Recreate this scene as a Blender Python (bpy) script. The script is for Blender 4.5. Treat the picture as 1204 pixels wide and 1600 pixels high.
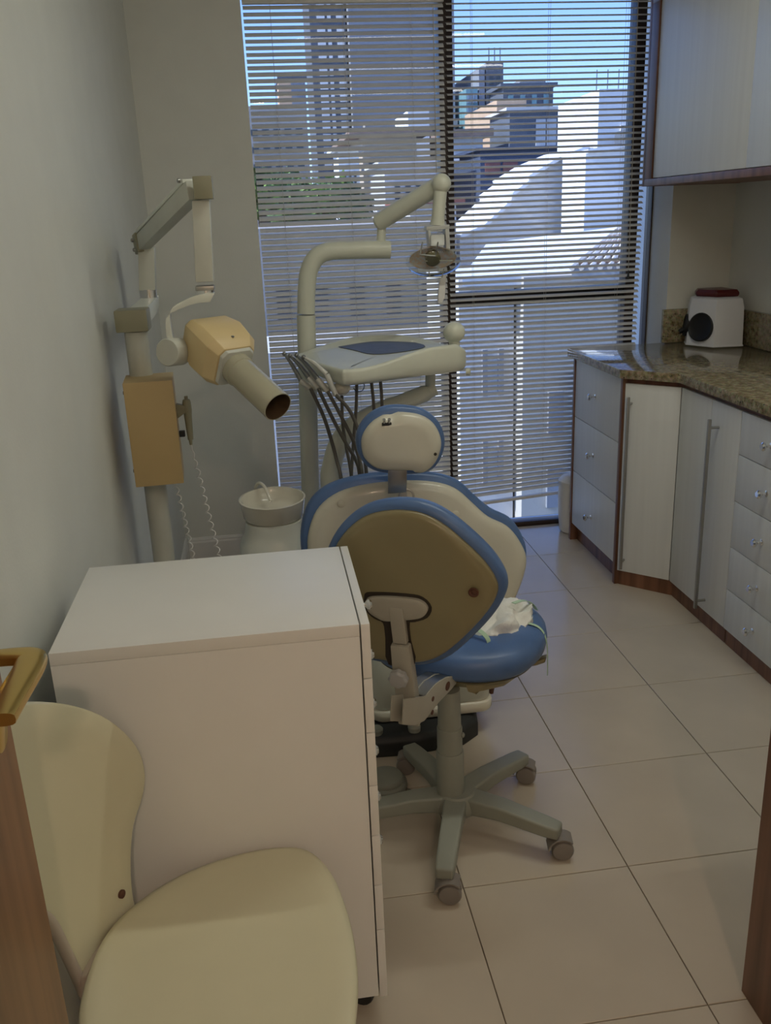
import bpy, bmesh, math, random
from mathutils import Vector, Matrix, noise
random.seed(7)
SC = bpy.context.scene
COL = SC.collection
for o in list(bpy.data.objects): bpy.data.objects.remove(o)

# ------------------------------------------------------------------ camera
FPX, PITCH, ROLL, YAW, EYE = 1393.0355, .3207367, .04067401, .126266, 1.5
def cam_axes():
    cp, sp = math.cos(PITCH), math.sin(PITCH)
    fw = Vector((0, cp, -sp)); rt = Vector((1, 0, 0)); dn = Vector((0, -sp, -cp))
    c, s = math.cos(ROLL), math.sin(ROLL)
    r2, d2 = c*rt + s*dn, -s*rt + c*dn
    q = Matrix.Rotation(-YAW, 3, 'Z')
    return q @ r2, q @ d2, q @ fw
RT, DN, FW = cam_axes()
EYEP = Vector((0, 0, EYE))
camd = bpy.data.cameras.new('camera'); cam = bpy.data.objects.new('camera', camd); COL.objects.link(cam)
cam.matrix_world = Matrix(((RT.x, -DN.x, -FW.x, 0), (RT.y, -DN.y, -FW.y, 0), (RT.z, -DN.z, -FW.z, EYE), (0, 0, 0, 1)))
camd.sensor_fit = 'VERTICAL'; camd.sensor_height = 36.0; camd.lens = FPX/1600*36; camd.clip_start = .05; camd.clip_end = 500
SC.camera = cam
def ray(u, v): return (u-602)/FPX*RT + (v-800)/FPX*DN + FW
def py(u, v, y): d = ray(u, v); return EYEP + d*(y/d.y)
def pX(u, v, x): d = ray(u, v); return EYEP + d*(x/d.x)
def pz(u, v, z=0): d = ray(u, v); return EYEP + d*((z-EYE)/d.z)
def pp(u, v, p0, n): d = ray(u, v); return EYEP + d*(n.dot(p0-EYEP)/n.dot(d))

# ------------------------------------------------------------------ world, sun, exposure
SC.view_settings.view_transform = 'Standard'; SC.view_settings.look = 'None'
SC.view_settings.gamma = 1; SC.view_settings.exposure = 0.0; SC.view_settings.use_curve_mapping = False
w = bpy.data.worlds.new('sky'); SC.world = w; w.use_nodes = True
nt = w.node_tree; sky = nt.nodes.new('ShaderNodeTexSky'); sky.sky_type = 'NISHITA'
sky.sun_disc = False; sky.sun_elevation = math.radians(48); sky.sun_rotation = math.radians(-95)
sky.air_density = 1.0; sky.dust_density = .3; sky.ozone_density = 1.5
tn = nt.nodes.new('ShaderNodeMixRGB'); tn.blend_type = 'MULTIPLY'; tn.inputs[0].default_value = 1; tn.inputs[2].default_value = (.74, .80, 1.08, 1)
nt.links.new(sky.outputs[0], tn.inputs[1]); nt.links.new(tn.outputs[0], nt.nodes['Background'].inputs[0]); nt.nodes['Background'].inputs[1].default_value = .33
sd = bpy.data.lights.new('sun', 'SUN'); sd.energy = 7.5; sd.angle = .009; sd.color = (1, .95, .87)
so = bpy.data.objects.new('sun', sd); COL.objects.link(so)
so.rotation_euler = Vector((-.74, -.06, .67)).to_track_quat('Z', 'Y').to_euler(); so.location = (-5, 0, 20)
TUBE_W, DOWN_W = {2.05: 7.5, .74: 1.6, -.66: 1.5, -2.1: 1.5}, 17.0

# ------------------------------------------------------------------ materials
MATS = {}
def mat(name, col, rough=.5, metal=0, spec=.5, var=.06, vscale=8, bump=0, bscale=60, coat=0, stretch=(1, 1, 1), col2=None):
    m = bpy.data.materials.new(name); m.use_nodes = True; t = m.node_tree; b = t.nodes['Principled BSDF']
    tc = t.nodes.new('ShaderNodeTexCoord'); mp = t.nodes.new('ShaderNodeMapping'); mp.inputs['Scale'].default_value = stretch
    t.links.new(tc.outputs['Object'], mp.inputs[0])
    n = t.nodes.new('ShaderNodeTexNoise'); n.inputs['Scale'].default_value = vscale; n.inputs['Detail'].default_value = 4
    t.links.new(mp.outputs[0], n.inputs['Vector'])
    r = t.nodes.new('ShaderNodeValToRGB'); r.color_ramp.elements[0].position = .3; r.color_ramp.elements[1].position = .7
    c2 = col2 or col
    r.color_ramp.elements[0].color = (*[max(0, c*(1-var)) for c in col], 1)
    r.color_ramp.elements[1].color = (*[min(1, c*(1+var)) for c in c2], 1)
    t.links.new(n.outputs['Fac'], r.inputs[0]); t.links.new(r.outputs[0], b.inputs['Base Color'])
    b.inputs['Roughness'].default_value = rough; b.inputs['Metallic'].default_value = metal
    b.inputs['Specular IOR Level'].default_value = spec
    if coat: b.inputs['Coat Weight'].default_value = coat; b.inputs['Coat Roughness'].default_value = .08
    if bump:
        n2 = t.nodes.new('ShaderNodeTexNoise'); n2.inputs['Scale'].default_value = bscale; n2.inputs['Detail'].default_value = 3
        t.links.new(mp.outputs[0], n2.inputs['Vector'])
        bp = t.nodes.new('ShaderNodeBump'); bp.inputs['Strength'].default_value = bump; bp.inputs['Distance'].default_value = .01
        t.links.new(n2.outputs['Fac'], bp.inputs['Height']); t.links.new(bp.outputs[0], b.inputs['Normal'])
    MATS[name] = m; return m
mat('wall_paint', (.74, .75, .70), .65, var=.02, bump=.05, bscale=150)
mat('ceiling_paint', (.80, .80, .77), .8, var=.02)
mat('tile', (.57, .50, .405), .19, spec=.45, var=.045, vscale=5, bump=.01, bscale=4)
mat('grout', (.30, .24, .17), .8)
mat('white_board', (.80, .80, .78), .35, var=.015)
mat('white_grain', (.76, .78, .77), .38, var=.03, vscale=40, stretch=(1, 1, .04))
mat('wood_trim', (.15, .062, .030), .42, var=.25, vscale=30, stretch=(1, 1, .06), col2=(.22, .10, .055))
mat('wood_dark', (.10, .036, .016), .4, var=.25, vscale=30, stretch=(1, 1, .05), col2=(.15, .058, .028))
mat('wood_door', (.17, .072, .028), .38, var=.25, vscale=26, stretch=(1, 1, .05), col2=(.25, .12, .055))
mat('ivory', (.66, .68, .58), .42, var=.04)
mat('ivory_pale', (.72, .74, .66), .3, var=.05, coat=.1)
mat('ceramic', (.74, .71, .60), .18, var=.02, coat=.3)
mat('blue_vinyl', (.085, .16, .345), .38, var=.1, vscale=14, bump=.06, bscale=35)
mat('tan_shell', (.255, .22, .12), .3, var=.06)
mat('cream_shell', (.62, .60, .50), .3, var=.04, coat=.2)
mat('stool_grey', (.29, .30, .255), .5, var=.06)
mat('stool_pale', (.40, .38, .32), .45, var=.05)
mat('caster_grey', (.25, .225, .205), .45, var=.08)
mat('knob_grey', (.42, .42, .42), .45)
mat('xray_yellow', (.70, .545, .285), .42, var=.03)
mat('xray_box', (.56, .415, .20), .45, var=.03)
mat('xray_grey', (.58, .59, .52), .4, var=.06)
mat('xray_olive', (.30, .29, .20), .4, var=.04)
mat('xray_cone', (.44, .42, .31), .25, var=.04, coat=.2)
mat('cone_inside', (.10, .06, .03), .7)
mat('chair_cream', (.66, .63, .45), .33, var=.02, coat=.1)
mat('chair_edge', (.50, .43, .36), .5)
mat('brass', (.70, .50, .17), .24, metal=1, var=.04)
mat('chrome', (.80, .80, .80), .12, metal=1, var=.02)
mat('steel', (.42, .42, .40), .35, metal=1, var=.05)
mat('black_rubber', (.022, .024, .025), .55)
mat('dark_gap', (.03, .022, .015), .7)
mat('hose', (.13, .12, .10), .45)
mat('hand_metal', (.26, .27, .27), .3, metal=.7, var=.2)
mat('hand_plastic', (.60, .60, .56), .4)
mat('slat', (.74, .74, .73), .34, var=.03)
mat('cord', (.55, .53, .48), .7)
mat('frame_dark', (.055, .035, .026), .4)
mat('frame_black', (.012, .011, .011), .4)
mat('white_plastic', (.78, .77, .75), .35)
mat('grey_white', (.74, .76, .80), .28, var=.015)
mat('maroon', (.10, .012, .014), .3)
mat('hole_black', (.008, .008, .009), .6)
mat('cloth', (.80, .80, .76), .85, bump=.25, bscale=80)
mat('green_band', (.45, .62, .45), .8)
mat('rust', (.105, .042, .026), .7)
mat('lamp_body', (.55, .56, .53), .35)
mat('amber', (.86, .68, .48), .25)
mat('mat_dark', (.10, .108, .11), .5, var=.15, vscale=30)
# exterior
mat('b_white', (.80, .80, .80), .8, var=.03, vscale=1)
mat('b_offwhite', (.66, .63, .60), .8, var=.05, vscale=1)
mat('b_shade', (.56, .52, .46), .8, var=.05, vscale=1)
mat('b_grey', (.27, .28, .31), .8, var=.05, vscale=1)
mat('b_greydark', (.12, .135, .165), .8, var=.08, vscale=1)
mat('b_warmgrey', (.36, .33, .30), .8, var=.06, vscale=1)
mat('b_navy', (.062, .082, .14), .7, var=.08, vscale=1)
mat('b_beige', (.52, .42, .31), .8, var=.06, vscale=1)
mat('b_orange', (.62, .42, .27), .8, var=.05, vscale=1)
mat('b_teal', (.20, .36, .38), .25, var=.08, vscale=1)
mat('b_roofbrown', (.28, .19, .14), .85, var=.15, vscale=3)
mat('b_rooftile', (.60, .56, .52), .85, var=.12, vscale=4)
mat('b_pane', (.30, .38, .44), .15, var=.1, vscale=1)
mat('b_panedark', (.035, .045, .06), .15, var=.1, vscale=1)
mat('b_red', (.30, .10, .075), .7)
mat('asphalt', (.20, .21, .23), .9, var=.1, vscale=.5)
mat('leaf', (.055, .10, .035), .6, var=.5, vscale=1.2, col2=(.16, .24, .05))
mat('bark', (.10, .075, .05), .9)

def granite():
    m = bpy.data.materials.new('granite'); m.use_nodes = True; t = m.node_tree; b = t.nodes['Principled BSDF']
    tc = t.nodes.new('ShaderNodeTexCoord')
    n1 = t.nodes.new('ShaderNodeTexNoise'); n1.inputs['Scale'].default_value = 55; n1.inputs['Detail'].default_value = 6
    n2 = t.nodes.new('ShaderNodeTexNoise'); n2.inputs['Scale'].default_value = 120; n2.inputs['Detail'].default_value = 3
    n3 = t.nodes.new('ShaderNodeTexVoronoi'); n3.inputs['Scale'].default_value = 120
    for n in (n1, n2, n3): t.links.new(tc.outputs['Object'], n.inputs['Vector'])
    r1 = t.nodes.new('ShaderNodeValToRGB'); e = r1.color_ramp.elements
    e[0].position = .32; e[0].color = (.16, .115, .045, 1); e[1].position = .70; e[1].color = (.42, .36, .21, 1)
    k = r1.color_ramp.elements.new(.5); k.color = (.29, .235, .12, 1)
    t.links.new(n1.outputs['Fac'], r1.inputs[0])
    r2 = t.nodes.new('ShaderNodeValToRGB'); e = r2.color_ramp.elements
    e[0].position = .60; e[0].color = (0, 0, 0, 1); e[1].position = .70; e[1].color = (1, 1, 1, 1)
    t.links.new(n2.outputs['Fac'], r2.inputs[0])
    mx = t.nodes.new('ShaderNodeMixRGB'); mx.inputs[2].default_value = (.035, .022, .012, 1)
    t.links.new(r2.outputs[0], mx.inputs[0]); t.links.new(r1.outputs[0], mx.inputs[1])
    mx2 = t.nodes.new('ShaderNodeMixRGB'); mx2.blend_type = 'OVERLAY'; mx2.inputs[0].default_value = .15
    t.links.new(mx.outputs[0], mx2.inputs[1]); t.links.new(n3.outputs['Color'], mx2.inputs[2])
    hs = t.nodes.new('ShaderNodeHueSaturation'); hs.inputs['Saturation'].default_value = .85
    t.links.new(mx2.outputs[0], hs.inputs['Color']); t.links.new(hs.outputs[0], b.inputs['Base Color'])
    b.inputs['Roughness'].default_value = .09; b.inputs['Specular IOR Level'].default_value = .6
    MATS['granite'] = m
granite()
def glassy(name, tint, refl):
    m = bpy.data.materials.new(name); m.use_nodes = True; t = m.node_tree
    t.nodes.remove(t.nodes['Principled BSDF']); out = t.nodes['Material Output']
    tr = t.nodes.new('ShaderNodeBsdfTransparent'); tr.inputs[0].default_value = (*tint, 1)
    gl = t.nodes.new('ShaderNodeBsdfGlossy'); gl.inputs['Roughness'].default_value = .02
    fr = t.nodes.new('ShaderNodeFresnel'); fr.inputs[0].default_value = refl
    mx = t.nodes.new('ShaderNodeMixShader')
    t.links.new(fr.outputs[0], mx.inputs[0]); t.links.new(tr.outputs[0], mx.inputs[1]); t.links.new(gl.outputs[0], mx.inputs[2])
    t.links.new(mx.outputs[0], out.inputs[0]); MATS[name] = m
glassy('window_glass', (.80, .86, .92), 1.5)
glassy('clear_shield', (.80, .82, .80), 1.5)
def emit(name, col, s):
    m = bpy.data.materials.new(name); m.use_nodes = True; b = m.node_tree.nodes['Principled BSDF']
    b.inputs['Emission Color'].default_value = (*col, 1); b.inputs['Emission Strength'].default_value = s
    b.inputs['Base Color'].default_value = (.9, .9, .9, 1); MATS[name] = m
def dichroic():
    m = bpy.data.materials.new('dichroic'); m.use_nodes = True; t = m.node_tree; t.nodes.remove(t.nodes['Principled BSDF']); out = t.nodes['Material Output']
    n = t.nodes.new('ShaderNodeTexNoise'); n.inputs['Scale'].default_value = 9
    r = t.nodes.new('ShaderNodeValToRGB'); r.color_ramp.elements[0].color = (.95, .72, .48, 1); r.color_ramp.elements[0].position = .35
    r.color_ramp.elements[1].color = (.92, .90, .84, 1); r.color_ramp.elements[1].position = .6
    a = t.nodes.new('ShaderNodeBsdfTranslucent'); b = t.nodes.new('ShaderNodeBsdfPrincipled'); b.inputs['Roughness'].default_value = .15
    mx = t.nodes.new('ShaderNodeMixShader'); mx.inputs[0].default_value = .3
    t.links.new(n.outputs['Fac'], r.inputs[0]); t.links.new(r.outputs[0], a.inputs[0]); t.links.new(r.outputs[0], b.inputs['Base Color'])
    t.links.new(a.outputs[0], mx.inputs[1]); t.links.new(b.outputs[0], mx.inputs[2]); t.links.new(mx.outputs[0], out.inputs[0]); MATS['dichroic'] = m
dichroic()
emit('tube_glow', (1, .93, .82), 9); emit('down_glow', (1, .72, .47), 14)

# ------------------------------------------------------------------ mesh helpers
class MB:
    def __init__(s): s.v = []; s.f = []
    def add(s, vs, fs):
        o = len(s.v); s.v += [Vector(v) for v in vs]; s.f += [[i+o for i in f] for f in fs]; return s
    def box(s, x0, x1, y0, y1, z0, z1, M=None):
        vs = [Vector(p) for p in ((x0,y0,z0),(x1,y0,z0),(x1,y1,z0),(x0,y1,z0),(x0,y0,z1),(x1,y0,z1),(x1,y1,z1),(x0,y1,z1))]
        if M: vs = [M @ v for v in vs]
        return s.add(vs, [[3,2,1,0],[4,5,6,7],[0,1,5,4],[1,2,6,5],[2,3,7,6],[3,0,4,7]])
    def loft(s, rings, cap0=True, cap1=True, closed=False):
        n = len(rings[0]); vs = [p for r in rings for p in r]; fs = []
        m = len(rings)
        for i in range(m if closed else m-1):
            a, b = i*n, ((i+1) % m)*n
            for j in range(n): fs.append([a+j, a+(j+1) % n, b+(j+1) % n, b+j])
        if cap0 and not closed: fs.append(list(range(n))[::-1])
        if cap1 and not closed: fs.append([(m-1)*n+j for j in range(n)])
        return s.add(vs, fs)
    def tube(s, pts, r, seg=12, caps=True, up=None):
        pts = [Vector(p) for p in pts]; n = len(pts); rings = []; prev = None
        for i, p in enumerate(pts):
            d = (pts[min(i+1, n-1)] - pts[max(i-1, 0)]).normalized()
            if prev is None:
                a = Vector((0, 0, 1)) if abs(d.z) < .9 else Vector((1, 0, 0))
                a = (a - d*a.dot(d)).normalized()
            else:
                a = prev - d*prev.dot(d); a.normalize()
            prev = a; b = d.cross(a); rr = r[i] if isinstance(r, (list, tuple)) else r
            rings.append([p + rr*(math.cos(2*math.pi*k/seg)*a + math.sin(2*math.pi*k/seg)*b) for k in range(seg)])
        return s.loft(rings, caps, caps)
    def cyl(s, p0, p1, r0, r1=None, seg=20):
        p0, p1 = Vector(p0), Vector(p1); r1 = r0 if r1 is None else r1
        return s.tube([p0, p1], [r0, r1], seg)
    def lathe(s, prof, c, seg=32, axis=None, capb=True, capt=True):
        c = Vector(c); ax = Vector(axis or (0, 0, 1)).normalized()
        a = Vector((1, 0, 0)) if abs(ax.x) < .9 else Vector((0, 1, 0)); a = (a - ax*a.dot(ax)).normalized(); b = ax.cross(a)
        rings = [[c + ax*z + max(r, .0004)*(math.cos(2*math.pi*k/seg)*a + math.sin(2*math.pi*k/seg)*b) for k in range(seg)] for r, z in prof]
        return s.loft(rings, capb, capt)
    def bar(s, pts, wv, wn, wid, thk):
        """rectangular bar through pts; wv = side direction, wn = thickness direction"""
        wv = Vector(wv).normalized(); wn = Vector(wn).normalized(); rings = []
        for i, p in enumerate(pts):
            p = Vector(p); a = wid[i]/2 if isinstance(wid, (list, tuple)) else wid/2; b = thk[i]/2 if isinstance(thk, (list, tuple)) else thk/2
            rings.append([p-wv*a-wn*b, p+wv*a-wn*b, p+wv*a+wn*b, p-wv*a+wn*b])
        return s.loft(rings)
    def sphere(s, c, r, seg=20, rows=12, sc=(1, 1, 1)):
        c = Vector(c); rings = []
        for i in range(rows+1):
            t = math.pi*i/rows
            rings.append([c + Vector((sc[0]*r*max(math.sin(t), .004)*math.cos(2*math.pi*k/seg), sc[1]*r*max(math.sin(t), .004)*math.sin(2*math.pi*k/seg), -sc[2]*r*math.cos(t))) for k in range(seg)])
        return s.loft(rings)
    def build(s, name, m, parent=None, bevel=0, smooth=True, angle=38, segs=2, subsurf=0):
        me = bpy.data.meshes.new(name); me.from_pydata([tuple(v) for v in s.v], [], s.f); me.update()
        bm = bmesh.new(); bm.from_mesh(me); bmesh.ops.recalc_face_normals(bm, faces=bm.faces)
        if bevel:
            es = [e for e in bm.edges if len(e.link_faces) == 2 and e.calc_face_angle(0) > math.radians(30)]
            bmesh.ops.bevel(bm, geom=es, offset=bevel, segments=segs, affect='EDGES', profile=.6, clamp_overlap=True)
        bm.to_mesh(me); bm.free()
        if smooth:
            me.shade_smooth(); me.set_sharp_from_angle(angle=math.radians(angle))
        o = bpy.data.objects.new(name, me); COL.objects.link(o); me.materials.append(MATS[m])
        if subsurf:
            md = o.modifiers.new('sub', 'SUBSURF'); md.levels = md.render_levels = subsurf
        if parent: attach(o, parent)
        return o
def base_of(o):
    p = Vector(o.location)
    while o.parent: o = o.parent; p += Vector(o.location)
    return p
def attach(o, parent): o.parent = parent; o.location = Vector(o.location) - base_of(parent)
def tag(o, label, cat=None, group=None, kind=None):
    if label: o['label'] = label
    if cat: o['category'] = cat
    if group: o['group'] = group
    if kind: o['kind'] = kind
    return o
def thing(name, loc, label, cat, group=None):
    o = bpy.data.objects.new(name, None); COL.objects.link(o); o.location = loc; o.empty_display_size = .05
    return tag(o, label, cat, group)
def struct(o, label=None): o['kind'] = 'structure'; return tag(o, label)
def copy_tree(o, parent=None, delta=None, label=None):
    c = o.copy(); COL.objects.link(c); c.parent = parent
    if delta is not None: c.location = Vector(o.location) + Vector(delta)
    if label: c['label'] = label
    for ch in o.children: copy_tree(ch, c)
    return c
def catmull(pts, n=6, closed=False):
    pts = [Vector(p) for p in pts]; m = len(pts); out = []
    rng = range(m) if closed else range(m-1)
    for i in rng:
        if closed: a, b, c, d = pts[i-1], pts[i], pts[(i+1) % m], pts[(i+2) % m]
        else: a, b, c, d = pts[max(i-1, 0)], pts[i], pts[i+1], pts[min(i+2, m-1)]
        for k in range(n):
            t = k/n
            out.append(.5*((2*b) + (c-a)*t + (2*a-5*b+4*c-d)*t*t + (3*b-a-3*c+d)*t*t*t))
    if not closed: out.append(pts[-1])
    return out
def inset(loop, d):
    n = len(loop); ar = sum(loop[i].x*loop[(i+1) % n].y - loop[(i+1) % n].x*loop[i].y for i in range(n))
    sg = 1 if ar > 0 else -1; out = []
    for i in range(n):
        t = (loop[(i+1) % n] - loop[i-1]); t = Vector((t.x, t.y)).normalized() if t.length > 1e-9 else Vector((1, 0))
        out.append(loop[i] + sg*d*Vector((-t.y, t.x)))
    return out
def plate(mb, loop, o, U, V, N, rings, bend=None):
    """loop: 2D outline; rings: (inset, height along N)"""
    R = []
    for d, h in rings:
        R.append([o + U*p.x + V*p.y + N*(h + (bend(p.x, p.y) if bend else 0)) for p in inset(loop, d)])
    # dome caps with a few shrunk rings keep shading smooth
    def shrink(r, k):
        c = sum(r, Vector())/len(r); return [c + (p-c)*k for p in r]
    return mb.loft([shrink(R[0], .5)] + R + [shrink(R[-1], .5)]) if bend is None else mb.loft(R)
def V2(*a): return [Vector(p) for p in a]
def onplane(pxs, o, U, V, N):
    out = []
    for u, v in pxs:
        p = pp(u, v, o, N) - o; out.append(Vector((p.dot(U), p.dot(V))))
    return out
def round_rect(x0, x1, y0, y1, r, n=5):
    out = []
    for cx, cy, a0 in ((x1-r, y1-r, 0), (x0+r, y1-r, 90), (x0+r, y0+r, 180), (x1-r, y0+r, 270)):
        for k in range(n+1):
            a = math.radians(a0 + 90*k/n); out.append(Vector((cx + r*math.cos(a), cy + r*math.sin(a))))
    return out
EX, EY, EZ = Vector((1, 0, 0)), Vector((0, 1, 0)), Vector((0, 0, 1))
O0 = Vector((0, 0, 0))

# ================================================================== ROOM SHELL
XL, XR, YB, YF, ZC = -.438, 2.10, 4.02, -2.7, 2.62
TS, TX, TY = .4017, 1.163, 3.277       # tile size and one joint crossing
fl = struct(MB().box(XL-.1, XR+.1, YF-.1, 4.2, -.12, -.008).build('floor', 'grout', smooth=False))
G = .0022
def tile_mesh(w, d):
    mb = MB(); bv = .0012
    mb.loft([[Vector((x, y, z)) for x, y in ((i, i), (w-i, i), (w-i, d-i), (i, d-i))] for i, z in ((0, -.008), (0, -.001), (bv, 0))])
    return mb
cache = {}
ix0 = math.floor((XL-TX)/TS); iy0 = math.floor((YF-TY)/TS)
for i in range(ix0, 3):
    for j in range(iy0, 3):
        x0, x1 = max(XL, TX+i*TS)+G/2, min(XR, TX+(i+1)*TS)-G/2
        y0, y1 = max(YF, TY+j*TS)+G/2, min(4.09, TY+(j+1)*TS)-G/2
        if x1-x0 < .01 or y1-y0 < .01: continue
        key = (round(x1-x0, 4), round(y1-y0, 4))
        if key not in cache:
            o = tile_mesh(*key).build('tile', 'tile', smooth=False); cache[key] = o.data
        else:
            o = bpy.data.objects.new('tile', cache[key]); COL.objects.link(o)
        o.location = (x0, y0, 0); attach(o, fl)
struct(MB().box(XL-.12, XL, YF-.1, 4.3, -.1, ZC+.1).build('wall_left', 'wall_paint', smooth=False))
WE = .014
wb = MB().box(XL, WE, YB, 4.3, -.1, ZC)
struct(wb.build('wall_back', 'wall_paint', smooth=False))
struct(MB().box(1.81, XR+.1, 3.90, 4.3, -.1, ZC).build('wall_niche', 'wall_paint', smooth=False))
struct(MB().box(XR, XR+.12, YF-.1, 4.3, -.1, ZC).build('wall_right', 'wall_paint', smooth=False))
struct(MB().box(XL-.1, XR+.1, YF-.12, YF, -.1, ZC).build('wall_front', 'wall_paint', smooth=False))
struct(MB().box(XL-.1, XR+.1, YF-.1, 4.3, ZC, ZC+.1).build('ceiling', 'ceiling_paint', smooth=False))
struct(MB().box(WE, 1.81, 4.06, 4.3, 2.40, ZC).build('wall_lintel', 'wall_paint', smooth=False))
def skirting(a, b, nrm, name):
    a, b, nrm = Vector(a), Vector(b), Vector(nrm)
    prof = [(0, 0), (.014, 0), (.014, .080), (.011, .088), (.011, .094), (.006, .104), (0, .104)]
    R = [[p + nrm*d + EZ*z for d, z in prof] for p in (a, b)]
    return struct(MB().loft(R).build(name, 'white_board', smooth=False))
skirting((XL+.014, YB, 0), (WE, YB, 0), (0, -1, 0), 'baseboard_back')
skirting((XL, YF, 0), (XL, YB, 0), (1, 0, 0), 'baseboard_left')

# ------------------------------------------------------------------ window
win = struct(thing('window_1', (.85, 4.13, 0), 'tall floor-to-ceiling window with dark frame and central mullion', None))
fy0, fy1 = 4.10, 4.17
fr = MB()
fr.box(1.69, 1.735, fy0-.01, fy1, 0, 2.40).box(1.803, 1.81, fy0, fy1, 0, 2.4).box(WE, 1.81, fy0, fy1, 2.36, 2.40).box(WE, 1.81, fy0-.01, fy1, -.005, .020)
fr.build('frame', 'frame_dark', win, bevel=.003)
MB().box(.822, .882, fy0-.015, fy1, .028, 2.36).build('mullion', 'frame_dark', win, bevel=.004)
MB().box(.882, 1.69, fy0, fy1, 1.085, 1.150).build('transom', 'frame_black', win, bevel=.004)
for x0, x1, zr in ((WE, .822, ((.028, 2.36),)), (.882, 1.69, ((.028, 1.085), (1.150, 2.36))), (1.735, 1.803, ((.028, 2.36),))):
    for z0, z1 in zr:
        MB().box(x0, x1, 4.132, 4.138, z0, z1).build('pane', 'window_glass', win, smooth=False)

# ------------------------------------------------------------------ blinds
def slat_mesh(L, tilt, wid=.0255):
    mb = MB(); n = 5; up, lo = [], []
    for k in range(n):
        s = -1 + 2*k/(n-1); d = s*wid/2; crown = .0022*(1-s*s)
        y, z = d*math.cos(tilt) - crown*math.sin(tilt), d*math.sin(tilt) + crown*math.cos(tilt)
        up.append((y, z)); 
    prof = up + [(y + .0003*math.sin(tilt), z - .0005) for y, z in reversed(up)]
    return mb.loft([[Vector((x, y, z)) for y, z in prof] for x in (0, L)])
def blind(x0, x1, ztop, zbot, tilt, label, cords, slope, nbend):
    YBL = 4.052
    b = thing('venetian_blind', ((x0+x1)/2, YBL, zbot), label, 'blind', 'venetian blinds at the window')
    MB().box(x0, x1, YBL-.014, YBL+.014, ztop+.006, ztop+.032).build('headrail', 'slat', b, bevel=.002)
    pit = .0243; n = int((ztop-zbot-.012)/pit); first = None
    for i in range(n):
        z = ztop - .006 - i*pit
        if first is None:
            first = slat_mesh(x1-x0-.004, tilt).build('slat', 'slat', smooth=True); o = first
        else:
            o = bpy.data.objects.new('slat', first.data); COL.objects.link(o)
        o.location = (x0+.002, YBL, z)
        k = i-(n-nbend)
        if k > 0:
            a = slope*k/nbend; o.rotation_euler = (0, -a, 0); o.location.z -= math.sin(a)*(x1-x0)/2
            o.location.z += (k/nbend)**2*.012
        else: o.rotation_euler = (math.radians(random.uniform(-2.2, 2.2)), random.uniform(-.0012, .0012), 0)
        attach(o, b)
    h = (x1-x0)/2; zz = zbot
    mb = MB(); c, s = math.cos(slope), math.sin(slope)
    Mx = Matrix.Translation((x0+h, YBL, zz)) @ Matrix.Rotation(-slope, 4, 'Y')
    mb.box(-h+.001, h-.001, -.013, .013, -.007, .007, Mx).build('bottom_rail', 'slat', b, bevel=.003)
    for cx in cords:
        zb = zbot + math.tan(slope)*(cx-x0-h)
        for dy in (-.0135, .0135):
            MB().cyl((cx, YBL+dy, zb), (cx, YBL+dy, ztop+.01), .0007, seg=5).build('ladder_cord', 'cord', b)
    return b
bl = blind(.020, .838, 2.315, .15, math.radians(45), 'nearly closed venetian blind behind the dental lamp, beside the plain wall', (.13, .42, .70), 0, 0)
br = blind(.846, 1.738, 2.345, .168, math.radians(24.5), 'half-open venetian blind with slanting bottom rail, beside the granite counter', (.955, 1.29, 1.63), math.radians(3.6), 14)
MB().cyl((.79, 4.028, 2.31), (.792, 4.026, 1.14), .0016, seg=6).build('lift_cord', 'cord', bl)
MB().lathe([(.002, .03), (.006, 0), (.007, -.006), (.003, -.01)], (.792, 4.026, 1.13), 10).build('cord_tassel', 'black_rubber', bl)
MB().cyl((1.665, 4.028, 2.34), (1.675, 4.026, 1.2), .0016, seg=6).build('lift_cord', 'cord', br)
MB().lathe([(.002, .03), (.006, 0), (.007, -.006), (.003, -.01)], (1.675, 4.026, 1.19), 10).build('cord_tassel', 'black_rubber', br)

# ------------------------------------------------------------------ ceiling lamps (out of view; the tube above the dental chair is added)
def tube_lamp(x, y, L, label):
    t = thing('tube_lamp', (x, y, ZC), label, 'lamp', 'tube lamps on the ceiling')
    MB().box(x-L/2, x+L/2, y-.035, y+.035, ZC-.03, ZC-.001).build('housing', 'white_plastic', t, bevel=.004)
    MB().cyl((x-L/2+.02, y, ZC-.045), (x+L/2-.02, y, ZC-.045), .013, seg=12).build('tube', 'tube_glow', t)
    for sx in (-1, 1): MB().box(x+sx*(L/2-.014)-.008, x+sx*(L/2-.014)+.008, y-.016, y+.016, ZC-.062, ZC-.03).build('end_cap', 'white_plastic', t)
    ld = bpy.data.lights.new('tube_light', 'AREA'); ld.shape = 'RECTANGLE'; ld.size = L*.95; ld.size_y = .05; ld.energy = TUBE_W[y]; ld.color = (.97, 1, .87)
    lo = bpy.data.objects.new('tube_light', ld); COL.objects.link(lo); lo.location = (x, y, ZC-.064); lo.parent = t; lo.location -= t.location
for x, y, l in ((1.42, .74, 'white tube lamp on the ceiling beside the open door'), (.95, 2.05, 'added unseen tube lamp on the ceiling above the dental chair'), (1.42, -.66, 'white tube lamp on the ceiling behind the door'), (1.2, -2.1, 'white tube lamp on the ceiling by the front wall')):  # tube above the dental chair is added to brighten upward faces
    tube_lamp(x, y, 1.24, l)
t = thing('ceiling_downlight', (.14, -1.45, ZC), 'round warm downlight set in the ceiling by the front wall', 'lamp')
MB().lathe([(.085, -.012), (.085, 0), (.06, 0), (.06, -.010)], (.14, -1.45, ZC-.001), 28).build('trim_ring', 'white_plastic', t)
MB().lathe([(.058, -.006), (.058, -.002)], (.14, -1.45, ZC-.001), 24).build('diffuser', 'down_glow', t)
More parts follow.
